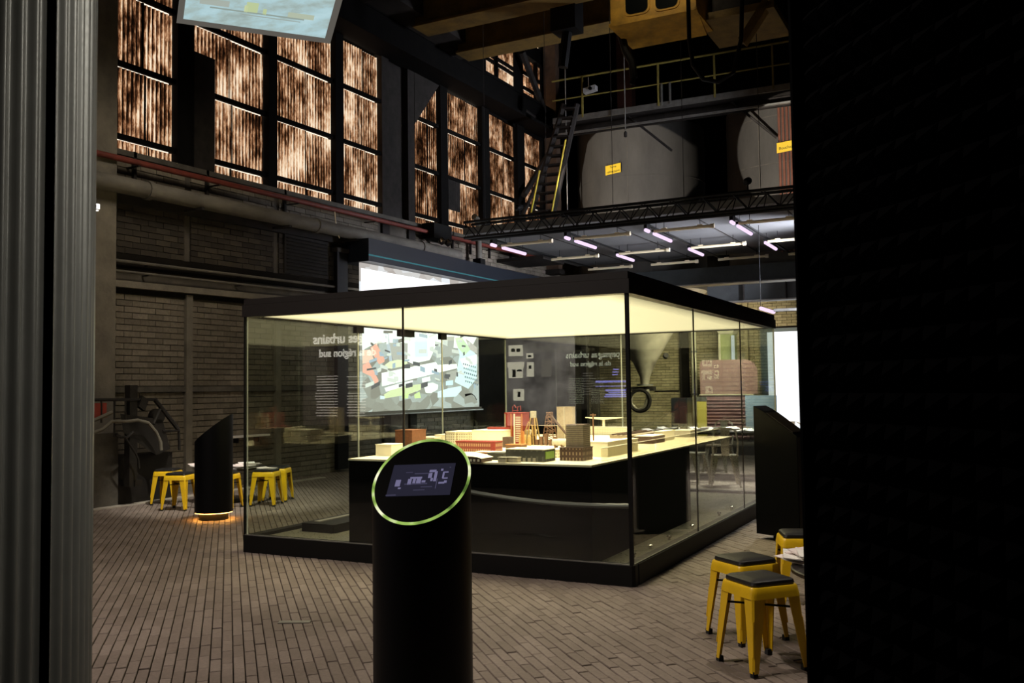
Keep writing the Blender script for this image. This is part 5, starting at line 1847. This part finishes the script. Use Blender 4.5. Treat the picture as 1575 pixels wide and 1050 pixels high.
for px_ in (896, 1013, 1100, 1190):
    x = at(px_, 160, Y=YC).x
    box((x - 0.02, YC - 0.02, wzx(x, 0)), (x + 0.02, YC + 0.02, wzx(x, zr))).build('rail_post', MAT['rail_yellow'], t, True)
for px_ in (1018, 1031):
    x = at(px_, 160, Y=YC).x
    box((x - 0.02, YC - 0.02, wzx(x, 0)), (x + 0.02, YC + 0.02, wzx(x, zr2))).build('short_post', MAT['steel_grey'], t, True)
for px_ in (960, 1120):
    x = at(px_, 160, Y=YC).x
    MB().tube([(x, YC + 0.3, wzx(x, -0.06)), (x + 0.9, YC + 0.9, wzx(x, -0.9))], 0.03, 6).build('knee_brace', MAT['steel_dark'], t, True)
# projector clamped to the rail
q = at(908, 138, Y=YC - 0.1)
t = thing('projector', (q.x, q.y, q.z), 'small silver projector hung from the walkway handrail', 'projector')
MB().obox((0, 0, 0), (0.16, 0, 0.025), (0, 0.09, 0), (0, 0, 0.06)).build('casing', MAT['projector'], t)
MB().tube([(0.04, -0.09, 0), (0.04, -0.13, 0)], 0.045, 12).build('lens', MAT['black_gloss'], t)
MB().tube([(-0.04, 0, 0.06), (-0.05, 0, 0.32)], 0.015, 6).build('clamp', MAT['steel_grey'], t)
t = thing('brown_column', (at(958, 130, Y=24).x, 24.6, 8), 'dim rust brown column behind the walkway railing', 'column')
xx = at(962, 130, Y=24.6).x
box((xx - 0.22, 24.5, 8.8), (xx + 0.22, 24.8, 12.5)).build('shaft', worn('rust_column', (0.12, 0.04, 0.025), 0.4, 0.8), t, True)
box((xx - 0.28, 24.46, 8.7), (xx + 0.28, 24.84, 8.85)).build('base_plate', MAT['steel_dark'], t, True)

YS = 24.2
cs = [at(985, 250, Y=YS), at(1226, 250, Y=YS)]
RS = 1.74
silos = []
for i, (c, l) in enumerate(zip(cs, ('left concrete silo with steel hopper, lit by one spot', 'right concrete silo with pipes, cut by the black wall'))):
    t = thing('silo', (c.x, YS, 1.5), l, 'silo')
    MB().lathe([(RS, 4.0), (RS, 8.38)], 72, (c.x, YS, 0)).build('shell', MAT['silo'], t, True, True)
    for z in (5.55, 6.75, 7.9) if i else (6.9,):
        MB().lathe([(RS, z), (RS + 0.012, z), (RS + 0.012, z + 0.02), (RS, z + 0.02)], 72, (c.x, YS, 0), False).build('joint_ring', MAT['concrete_dark'] if i else MAT['silo'], t, True)
    seam = c + Vector((0.25 if i == 0 else -0.6, 0, 0))
    yy = YS - sqrt(RS ** 2 - (seam.x - c.x) ** 2)
    box((seam.x - 0.008, yy - 0.006, 4.2), (seam.x + 0.008, yy + 0.05, 8.38)).build('seam', MAT['concrete_dark'], t, True)
    silos.append(t)
c = cs[0]
tipx, tipz = c.x, at(985, 592, Y=YS).z
MB().lathe([(0.11, tipz), (0.14, tipz + 0.22), (0.32, tipz + 0.62), (1.0, tipz + 1.75), (RS - 0.02, 4.0)], 48, (c.x, YS, 0), False).build('hopper_cone', MAT['hopper'], silos[0], True, True)
q = at(1023, 548, Y=YS - 0.3)
MB().tube([q, q + Vector((0.05, -0.06, 0.03))], 0.07, 12).build('inspection_port', MAT['steel_dark'], silos[0], True)
MB().lathe([(0.11, tipz - 0.02), (0.22, tipz - 0.02), (0.22, tipz + 0.02), (0.11, tipz + 0.02)], 24, (c.x, YS, 0), False).build('flange', MAT['steel_grey'], silos[0], True)
MB().lathe([(0.05, 0), (0.05, 4.0)], 24, (cs[1].x, YS, 0)).build('support_column', MAT['steel_dark'], silos[1], True)
box((c.x - 0.55, YS - 0.1, tipz - 0.16), (c.x + 0.28, YS + 0.1, tipz - 0.04)).build('slide_gate', MAT['steel_dark'], silos[0], True)
pts = [(c.x + 0.10 + 0.0, YS - 0.12, tipz - 0.12), (c.x + 0.12, YS - 0.12, tipz - 0.35), (c.x + 0.02, YS - 0.12, tipz - 0.62), (c.x - 0.2, YS - 0.12, tipz - 0.68), (c.x - 0.38, YS - 0.12, tipz - 0.5), (c.x - 0.36, YS - 0.12, tipz - 0.32)]
MB().tube(pts, 0.055, 10).build('outlet_pipe', MAT['hopper'], silos[0], True, True)
MB().lathe([(0.27, -0.03), (0.31, -0.03), (0.31, 0.03), (0.27, 0.03)], 28, (0, 0, 0), False)
m = MB()
ringp = [(c.x - 0.1 + 0.29 * cos(2 * pi * k / 24), YS - 0.16, tipz - 0.42 + 0.29 * sin(2 * pi * k / 24)) for k in range(24)]
m.tube(ringp, 0.05, 8, True)
m.build('valve_wheel', MAT['steel_dark'], silos[0], True, True)
for i in range(4):
    xx = c.x + (-1.35, 1.35)[i % 2]
    yy = YS + (-1.0, 1.0)[i // 2]
    box((xx - 0.08, yy - 0.08, 0), (xx + 0.08, yy + 0.08, 4.0)).build('support_leg', MAT['steel_dark'], silos[0], True)
    break
# rust pipes on the right silo
px0 = at(1208, 200, Y=YS - RS)
for i in range(4):
    x = px0.x + (i - 1.5) * 0.09
    yy = YS - sqrt(RS ** 2 - (x - cs[1].x) ** 2) - 0.05
    MB().tube([(x, yy, 4.6), (x, yy, 8.5)], 0.032, 8).build('riser_pipe', worn('rust_riser', (0.16, 0.055, 0.03), 0.4, 0.7) if i == 0 else bpy.data.materials['rust_riser'], silos[1], True)
for z in (5.1, 8.1):
    box((px0.x - 0.26, YS - RS - 0.1, z), (px0.x + 0.26, YS - RS - 0.02, z + 0.12)).build('pipe_clamp', MAT['steel_dark'], silos[1], True)


def sign(px_, py_, w_, h_, lines, label, yoff, slope):
    q = at(px_, py_, Y=YS - RS - yoff)
    t = thing('hanging_sign', (q.x, q.y, q.z - h_ / 2), label, 'sign')
    ax = Vector((1, 0, slope)).normalized()
    az = Vector((0, 0, 1))
    MB().obox((0, 0, h_ / 2), ax * w_ / 2, (0, 0.008, 0), az * h_ / 2).build('board', MAT['sign_yellow'], t)
    for s in (-0.4, 0.4):
        MB().tube([Vector((0, 0, h_)) + ax * (w_ * s), Vector((0, 0, h_ + 0.06)) + ax * (w_ * s)], 0.006, 5).build('hook', MAT['steel_dark'], t)
    n = len(lines)
    for i, (s, wf_) in enumerate(lines):
        z = h_ * (1 - (i + 0.72) / n)
        text_mesh(s, 0.1, 'lettering', MAT['black'], t, q + Vector((0, -0.011, z - h_ / 2)) - ax * (w_ * wf_ / 2), ax, az, 0.002, 'LEFT', w_ * wf_)
    for s in (-0.4, 0.4):
        box((w_ * s - 0.01, 0.008, h_ * 0.4), (w_ * s + 0.01, yoff + 0.02, h_ * 0.5)).build('standoff', MAT['steel_dark'], t)
    return t


s1 = sign(943, 260, 0.42, 0.24, [('Terre', 0.42), ('réfractaire', 0.82)], 'yellow sign hanging on the left silo', 0.10, 0.10)
s2 = sign(1210, 225, 0.46, 0.24, [('Bouchage', 0.8)], 'yellow sign hanging on the pipes of the right silo', 0.20, 0.08)
# spotlights on the truss, aimed at the silo fronts
for i, (px_, l, pyt) in enumerate(((958, 'small black spotlight on the truss before the left silo', 193), (1236, 'small black spotlight on the truss before the right silo', 128))):
    yq = YS - RS
    apex = at(px_, pyt, Y=yq)
    rad_ = (1.42, 1.62)[i]
    c_ = Vector((apex.x, yq, apex.z - rad_))
    p = Vector((apex.x * 0.97, 15.95, 4.96))
    dv = (c_ - p).normalized()
    t = thing('spotlight', p, l, 'lamp')
    MB().tube([dv * -0.14, dv * -0.10, dv * 0.06], [0.03, 0.06, 0.065], 14).build('lamp_head', MAT['black'], t)
    MB().tube([(0, 0, -0.17), (0, 0, -0.05)], 0.015, 6).build('yoke', MAT['black'], t)
    spot('silo_spot', p + dv * 0.08, c_, 2 * math.degrees(math.atan(rad_ / (c_ - p).length)), 1950 if i == 0 else 2300, (1, 0.93, 0.84), 0.05, 0.01)

# stairs with yellow rails in the far corner
t = thing('steep_stair', (-9.9, 19.5, 4.6), 'steep dark stair with yellow handrails before the far windows', 'stairs')
YT = 20.2
A, B = at(828, 330, Y=YT), at(872, 175, Y=YT)
A2, B2 = at(868, 330, Y=YT), at(900, 180, Y=YT)
for P, Q in ((at(815, 335, Y=YT), at(868, 160, Y=YT)), (at(850, 330, Y=YT), at(888, 160, Y=YT))):
    MB().tube([P, Q], 0.07, 6).build('stringer', MAT['steel_dark'], t, True)
P0, Q0 = at(815, 335, Y=YT), at(868, 160, Y=YT)
P1, Q1 = at(850, 330, Y=YT), at(888, 160, Y=YT)
for i in range(12):
    a = P0.lerp(Q0, (i + 0.5) / 12)
    b = P1.lerp(Q1, (i + 0.5) / 12)
    MB().obox((a + b) / 2, (b - a) / 2, (0, 0.12, 0), (0, 0, 0.015)).build('tread', MAT['steel_dark'], t, True)
box((XW - 0.02, 19.7, 4.5), (-9.35, 20.9, 4.58)).build('landing', MAT['steel_dark'], t, True)
MAT['rail_yellow2'] = plain('bright_yellow_rail', (0.75, 0.58, 0.06), 0.4)
MB().tube([at(817, 327, Y=YT - 0.25), at(830, 262, Y=YT - 0.25)], 0.022, 8).build('handrail', MAT['rail_yellow2'], t, True)
MB().tube([at(849, 325, Y=YT - 0.25), at(861, 262, Y=YT - 0.25), at(870, 215, Y=YT - 0.25)], 0.022, 8).build('handrail', MAT['rail_yellow2'], t, True)
# diagonal braces at the corner
t = thing('corner_bracing', (-10.3, 21, 8.5), 'dark crossed steel braces in front of the last windows', 'bracing')
for (a, b, c_, d_, r) in ((803, 80, 838, 172, 0.09), (806, 300, 845, 235, 0.08), (845, 240, 800, 340, 0.05), (808, 170, 850, 200, 0.05)):
    MB().tube([at(a, b, X=XW + 0.25), at(c_, d_, X=XW + 0.25)], r, 6).build('brace', MAT['steel_dark'], t, True)
t = thing('corner_post', (-10.2, 22.6, 4.5), 'dark steel corner post at the end of the far windows', 'post')
xx = at(845, 200, Y=22.6).x
box((xx - 0.1, 22.5, 4.6), (xx + 0.25, 22.75, 12)).build('shaft', worn('rusty_corner_post', (0.10, 0.06, 0.035), 0.5, 0.8), t, True)
box((xx - 0.16, 22.46, 4.5), (xx + 0.3, 22.8, 4.62)).build('base_plate', MAT['steel_dark'], t, True)
# long cables
for i, (px_, yb, l) in enumerate(((873, 330, 'long thin steel cable left, hanging to the truss by the stair'), (962, 205, 'long thin cable hanging in front of the left silo'))):
    q = at(px_, yb, Y=20.9 if i == 0 else 21.0)
    t = thing('hanging_cable', q, l, 'cable')
    MB().tube([(0, 0, 0), (0, 0, ZC - q.z)], 0.014, 6).build('cable', MAT['steel_grey'], t)
    MB().lathe([(0.01, -0.1), (0.04, -0.08), (0.04, 0.02), (0.014, 0.05)], 10).build('weight', MAT['steel_dark'], t)

# ================================================================== CRANE
t = thing('crane_bridge', (-6, 16, 8.6), 'dirty yellow overhead crane bridge across the top of the hall', 'crane')
ZG = 8.6


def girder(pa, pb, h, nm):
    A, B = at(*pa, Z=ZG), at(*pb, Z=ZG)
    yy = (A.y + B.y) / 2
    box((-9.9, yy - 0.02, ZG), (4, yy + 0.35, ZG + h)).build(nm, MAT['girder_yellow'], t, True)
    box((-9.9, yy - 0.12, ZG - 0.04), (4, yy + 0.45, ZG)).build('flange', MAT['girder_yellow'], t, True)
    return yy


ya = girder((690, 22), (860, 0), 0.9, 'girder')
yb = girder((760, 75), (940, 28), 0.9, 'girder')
for i in range(6):
    x = -9.4 + i * 1.9
    box((x, ya, ZG + 0.5), (x + 0.12, yb, ZG + 0.62)).build('cross_tie', MAT['steel_dark'], t, True)
box((XW + 0.1, ya - 1.6, 8.78), (XW + 0.9, yb + 0.8, 9.5)).build('end_carriage', MAT['steel_dark'], t, True)
for y in (ya - 1.2, yb + 0.4):
    MB().tube([(XW + 0.3, y, 8.95), (XW + 0.5, y, 8.95)], 0.22, 20).build('wheel', MAT['steel_dark'], t, True)
# trolley gear
t2 = thing('hoist_motor', (-8.6, ya + 0.8, 8.7), 'black hoist motor hanging beneath the crane bridge', 'hoist')
q = at(872, 30, Y=ya + 0.6)
box((q.x - 0.25, q.y - 0.2, q.z - 0.25), (q.x + 0.25, q.y + 0.2, q.z + 0.4)).build('casing', MAT['black'], t2, True)
MB().tube([(q.x, q.y, q.z - 0.25), (q.x - 0.1, q.y, q.z - 0.9)], 0.1, 8).build('hose', MAT['black'], t2, True)
# operator cab
YCb = 14.4
A = at(938, 36, Y=YCb)
B = at(1070, 20, Y=YCb)
cb = thing('crane_cab', ((A.x + B.x) / 2, YCb, A.z), 'yellow crane operator cab with rounded windows at the top', 'crane cab')
zb = (A.z + B.z) / 2
# underside slopes back: seen from below
F1, F2 = Vector((A.x, YCb, zb)), Vector((B.x, YCb, zb))
G1, G2 = at(972, 75, Z=zb - 0.05), at(1088, 55, Z=zb - 0.05)
yk = (G1.y + G2.y) / 2
body = MB()
body.box((F1.x, YCb + 0.04, zb), (F2.x, yk, zb + 2.0))
body.build('body', MAT['yellow_crane'], cb, True)
floor_ = MB().hull2([F1 + Vector((-0.02, 0, 0)), F2 + Vector((0.02, 0, 0)), Vector((G2.x, yk, zb - 0.05)), Vector((G1.x, yk, zb - 0.05))],
                    [F1 + Vector((-0.02, 0, 0.05)), F2 + Vector((0.02, 0, 0.05)), Vector((G2.x, yk, zb)), Vector((G1.x, yk, zb))])
floor_.build('floor_pan', MAT['yellow_crane'], cb, True)


def rrect(xa, xb, za, zb_, y, r, nm, mat, th, par):
    pts = []
    for cx, cz, a0 in ((xb - r, zb_ - r, 0), (xa + r, zb_ - r, 90), (xa + r, za + r, 180), (xb - r, za + r, 270)):
        for k in range(6):
            a = radians(a0 + 90 * k / 5)
            pts.append(Vector((cx + r * cos(a), y, cz + r * sin(a))))
    return poly_on(pts, (0, 1, 0), th).build(nm, MAT[mat], par, True)


MAT['win_dark'] = plain('dark_window_glass', (0.004, 0.005, 0.005), 0.15, 0, 0.5)
for a, b, yb_ in ((962, 996, 23), (1008, 1042, 15)):
    p, q = at(a, yb_, Y=YCb), at(b, yb_ - 3, Y=YCb)
    rrect(p.x - 0.03, q.x + 0.03, p.z - 0.03, p.z + 0.93, YCb + 0.02, 0.10, 'window_trim', 'yellow_crane', 0.03, cb)
    rrect(p.x, q.x, p.z, p.z + 0.9, YCb + 0.008, 0.09, 'window', 'win_dark', 0.03, cb)
t = thing('crane_trolley', (-3.6, 16, 8.6), 'dim yellow trolley frame right of the crane cab', 'trolley')
A, B = at(1078, 40, Y=15.2), at(1195, 40, Y=15.2)
box((A.x, 15.0, A.z), (B.x, 16.4, A.z + 0.12)).build('frame', worn('dark_yellow_steel', (0.16, 0.10, 0.02), 0.5, 0.7), t, True)
MB().obox(at(1162, 34, Y=15.1), (0.05, 0, -0.05), (0, 0.1, 0), (0.22, 0, 0.3)).build('strut', MAT['girder_yellow'], t, True)
box((A.x + 0.2, 15.2, A.z + 0.12), (B.x - 0.2, 16.2, A.z + 0.9)).build('winch', MAT['steel_dark'], t, True)
q0 = at(1060, 0, Y=14.0)
t = thing('loop_cable', q0, 'black power cable looping below the crane cab', 'cable')
MB().tube([at(1058, -30, Y=14.0), at(1060, 60, Y=14.0), at(1066, 100, Y=14.0), at(1082, 122, Y=14.0), at(1105, 126, Y=14.0), at(1128, 112, Y=14.0), at(1140, 60, Y=14.0), at(1142, -30, Y=14.0)], 0.035, 8).build('cable', MAT['black'], t, True, True)
q0 = at(960, 70, Y=15.4)
t = thing('hook_chain', q0, 'black hook block and chain under the crane cab', 'hook')
MB().tube([at(952, 40, Y=15.0), at(962, 78, Y=15.0), at(972, 95, Y=15.0), at(975, 120, Y=15.0)], 0.07, 8).build('chain', MAT['black'], t, True, True)
MB().tube([at(975, 118, Y=15.0), at(972, 130, Y=15.0)], 0.05, 8).build('hook', MAT['black'], t, True)

# ================================================================== FAR END FURNITURE
YP = YB - 0.35


def wall_box(pa, pb, y, d):
    A, B = at(*pa, Y=y), at(*pb, Y=y)
    return box((A.x, y, max(0, B.z)), (B.x, y + d, A.z))


t = thing('ribbed_divider', (-6.7, 25.4, 0), 'burgundy ribbed divider before the far brick wall, a pink arched reflection built above it', 'divider')
A, B = at(1077, 608, Y=25.2), at(1160, 665, Y=25.2)
top = at(1120, 553, Y=25.2).z
box((A.x, 25.2, 0.0), (B.x, 25.26, A.z)).build('backing', MAT['burgundy'], t, True)
nl = 12
for i in range(nl):
    z = 0.06 + (A.z - 0.1) * i / nl
    MB().tube([(A.x + 0.02, 25.2, z), (B.x - 0.02, 25.2, z)], 0.04, 6).build('rib', MAT['burgundy'], t, True)
box((A.x - 0.02, 25.16, A.z), (B.x + 0.02, 25.28, A.z + 0.03)).build('top_rail', MAT['cream_column'], t, True)
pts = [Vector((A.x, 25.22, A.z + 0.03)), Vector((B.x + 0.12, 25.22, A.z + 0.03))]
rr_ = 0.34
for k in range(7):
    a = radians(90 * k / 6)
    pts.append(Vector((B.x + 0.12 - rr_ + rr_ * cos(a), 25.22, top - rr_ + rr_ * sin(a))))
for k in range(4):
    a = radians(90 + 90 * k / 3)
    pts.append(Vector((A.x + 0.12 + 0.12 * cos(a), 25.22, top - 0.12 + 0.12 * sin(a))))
poly_on(pts, (0, 1, 0), 0.03).build('arch_reflection', worn('pink_reflection', (0.34, 0.205, 0.185), 0.2, 0.6, 0, 5), t, True)  # pink arch seen as a reflection, built here as a solid panel
for i in range(7):
    z = A.z + 0.12 + i * 0.12
    if z < top - 0.05:
        box((A.x + 0.05, 25.212, z), (B.x + 0.05, 25.222, z + 0.02)).build('reflection_rib', MAT['burgundy'], t, True)
t = thing('blue_screen_panel', (-5.6, 24.6, 0), 'pale blue standing panel left of the bright door', 'panel')
A, B = at(1146, 608, Y=24.6), at(1196, 668, Y=24.6)
box((A.x, 24.6, 0.25), (B.x, 24.64, A.z)).build('panel', MAT['blue_panel'], t, True)
for x in (A.x + 0.1, B.x - 0.1):
    box((x - 0.03, 24.45, 0), (x + 0.03, 24.8, 0.03)).build('foot', MAT['steel_dark'], t, True)
    box((x - 0.02, 24.64, 0), (x + 0.02, 24.67, A.z - 0.1)).build('stay', MAT['steel_dark'], t, True)
t = thing('yellow_board', (-7.2, 24.9, 0), 'narrow yellow board between cabinet and burgundy shutter', 'board')
A, B = at(1072, 617, Y=24.9), at(1087, 660, Y=24.9)
box((A.x, 24.9, 0.0), (B.x, 24.95, A.z)).build('board', MAT['yellow_panel'], t, True)
box((A.x - 0.01, 24.89, A.z), (B.x + 0.01, 24.96, A.z + 0.12)).build('cap', MAT['steel_grey'], t, True)
t = thing('dark_cabinet', (-8.0, 24.3, 0), 'blue-black cabinet before the far brick wall', 'cabinet')
A, B = at(1032, 612, Y=24.3), at(1058, 660, Y=24.3)
box((A.x, 24.3, 0.05), (B.x, 24.7, A.z)).build('body', MAT['cabinet'], t, True)
box((A.x + 0.02, 24.28, 0.1), ((A.x + B.x) / 2 - 0.01, 24.3, A.z - 0.04)).build('door', MAT['cabinet'], t, True)
box(((A.x + B.x) / 2 + 0.01, 24.28, 0.1), (B.x - 0.02, 24.3, A.z - 0.04)).build('door', MAT['cabinet'], t, True)
t = thing('dark_doorway_pier', (-8.0, 26, 0), 'tall black recess in the far wall left of the cream pipe', 'recess')
A, B = at(1047, 500, Y=YB - 0.08), at(1062, 660, Y=YB - 0.08)
box((A.x, YB - 0.09, 0), (B.x, YB - 0.04, 4.2)).build('panel', MAT['soot'], t, True)
box((A.x - 0.04, YB - 0.12, 0), (A.x, YB - 0.04, 4.2)).build('jamb', MAT['steel_dark'], t, True)
for (pa, pb, nm, l, mat, y) in ((1062, 1070, 'cream_pipe', 'slim cream downpipe on the far wall', 'cream_column', 25.8),):
    A, B = at(pa, 500, Y=y), at(pb, 500, Y=y)
    t = thing(nm, (A.x, y, 0), l, 'pipe')
    MB().tube([((A.x + B.x) / 2, y, 0), ((A.x + B.x) / 2, y, 4.3)], (B.x - A.x) / 2, 12).build('pipe_run', MAT[mat], t, True, True)
    for z in (1.2, 2.4, 3.4):
        MB().tube([((A.x + B.x) / 2, y, z), ((A.x + B.x) / 2, y, z + 0.05)], (B.x - A.x) / 2 + 0.02, 12).build('clip', MAT['steel_grey'], t, True)
t = thing('green_pillar', (-6.5, 25.7, 0), 'sage green pillar with capital and white light tube on the far wall', 'pillar')
A, B = at(1107, 520, Y=25.75), at(1127, 520, Y=25.75)
box((A.x, 25.75, 0), (B.x, 26.2, at(1110, 514, Y=25.75).z)).build('shaft', MAT['green_column'], t, True)
zc_ = at(1110, 514, Y=25.75).z
MB().hull2([(A.x, 25.72, zc_), (B.x, 25.72, zc_), (B.x, 26.2, zc_), (A.x, 26.2, zc_)], [(A.x - 0.1, 25.62, zc_ + 0.16), (B.x + 0.1, 25.62, zc_ + 0.16), (B.x + 0.1, 26.2, zc_ + 0.16), (A.x - 0.1, 26.2, zc_ + 0.16)]).build('capital', MAT['cream_column'], t, True)
box((A.x - 0.03, 25.71, 0), (A.x + 0.02, 25.75, zc_)).build('edge_strip', MAT['cream_column'], t, True)
A = at(1127, 520, Y=25.6)
MB().tube([(A.x, 25.6, at(1127, 610, Y=25.6).z), (A.x, 25.6, zc_ - 0.05)], 0.045, 10).build('light_tube', MAT['tube_white'], t, True)
t = thing('pilaster', (-5.8, 26.1, 0), 'shallow yellow brick pilaster left of the bright door', 'pilaster')
A, B = at(1143, 520, Y=26.1), at(1150, 520, Y=26.1)
box((A.x, 26.1, 0), (B.x, 26.25, 4.2)).build('shaft', MAT['brick_yellow'], t, True)
box((A.x - 0.04, 26.06, 4.1), (B.x + 0.04, 26.25, 4.22)).build('cap', MAT['concrete'], t, True)

# cafe table and bare steel chairs beyond the case
t = thing('cafe_table', (-3.5, 14.6, 0), 'long table crowded with magazines beyond the right end of the case', 'table')
box((-5.1, 14.2, 0.70), (-1.9, 15.2, 0.735)).build('table_top', MAT['wood_dark'], t, True)
for x in (-4.9, -2.1):
    for y in (14.35, 15.05):
        box((x - 0.03, y - 0.03, 0), (x + 0.03, y + 0.03, 0.70)).build('leg', MAT['black'], t, True)
rr = random.Random(4)
for i in range(16):
    x = -4.9 + (i % 8) * 0.40 + rr.uniform(-0.05, 0.05)
    y = 14.45 + (i // 8) * 0.45 + rr.uniform(-0.05, 0.05)
    where = ('front', 'back')[i // 8]
    ordn = ('first', 'second', 'third', 'fourth', 'fifth', 'sixth', 'seventh', 'eighth')[i % 8]
    o = papers((x, y), 0.735, 2 + i % 3, 'loose magazines on the far table, %s from the left in the %s row' % (ordn, where), 'magazines', (0.29, 0.21), 30 + i, 0.05, 0.05)
    o['group'] = 'magazines on the far table'


def make_chair():
    t = thing('metal_chair', (0, 0, 0), '', 'chair', 'bare steel chairs')
    box((-0.18, -0.18, 0.43), (0.18, 0.18, 0.455), 0.03).build('seat', MAT['chair_metal'], t)
    for sx in (-1, 1):
        for sy in (-1, 1):
            A = [(sx * 0.17, sy * 0.17, 0.44), (sx * 0.09, sy * 0.17, 0.44), (sx * 0.09, sy * 0.155, 0.44), (sx * 0.155, sy * 0.155, 0.44), (sx * 0.155, sy * 0.09, 0.44), (sx * 0.17, sy * 0.09, 0.44)]
            B = [(sx * 0.22, sy * 0.22, 0), (sx * 0.19, sy * 0.22, 0), (sx * 0.19, sy * 0.21, 0), (sx * 0.21, sy * 0.21, 0), (sx * 0.21, sy * 0.19, 0), (sx * 0.22, sy * 0.19, 0)]
            MB().hull2(A, B).build('leg', MAT['chair_metal'], t)
    bk = [(-0.17, 0.17, 0.45), (-0.18, 0.2, 0.65), (-0.15, 0.23, 0.80), (-0.08, 0.245, 0.85), (0.08, 0.245, 0.85), (0.15, 0.23, 0.80), (0.18, 0.2, 0.65), (0.17, 0.17, 0.45)]
    MB().tube(bk, 0.014, 8).build('back_frame', MAT['chair_metal'], t, smooth=True)
    MB().hull2([(-0.055, 0.175, 0.45), (0.055, 0.175, 0.45), (0.055, 0.18, 0.45), (-0.055, 0.18, 0.45)], [(-0.065, 0.24, 0.85), (0.065, 0.24, 0.85), (0.065, 0.245, 0.85), (-0.065, 0.245, 0.85)]).build('back_splat', MAT['chair_metal'], t)
    return t


ch0 = make_chair()
spots = [((-3.52, 13.42), 200, 'bare steel chair with round arched back, centre of the three before the far table'),
         ((-4.10, 13.75), 170, 'bare steel chair, left of the three before the far table'),
         ((-2.85, 13.60), 185, 'bare steel chair, right of the three before the far table'),
         ((-3.0, 15.7), 10, 'bare steel chair behind the far table, right'),
         ((-4.2, 15.7), -8, 'bare steel chair behind the far table, left')]
for i, ((x, y), rz, l) in enumerate(spots):
    o = ch0 if i == 0 else copy_tree(ch0)
    o.location = (x, y, 0)
    o.rotation_euler = (0, 0, radians(rz))
    o['label'] = l
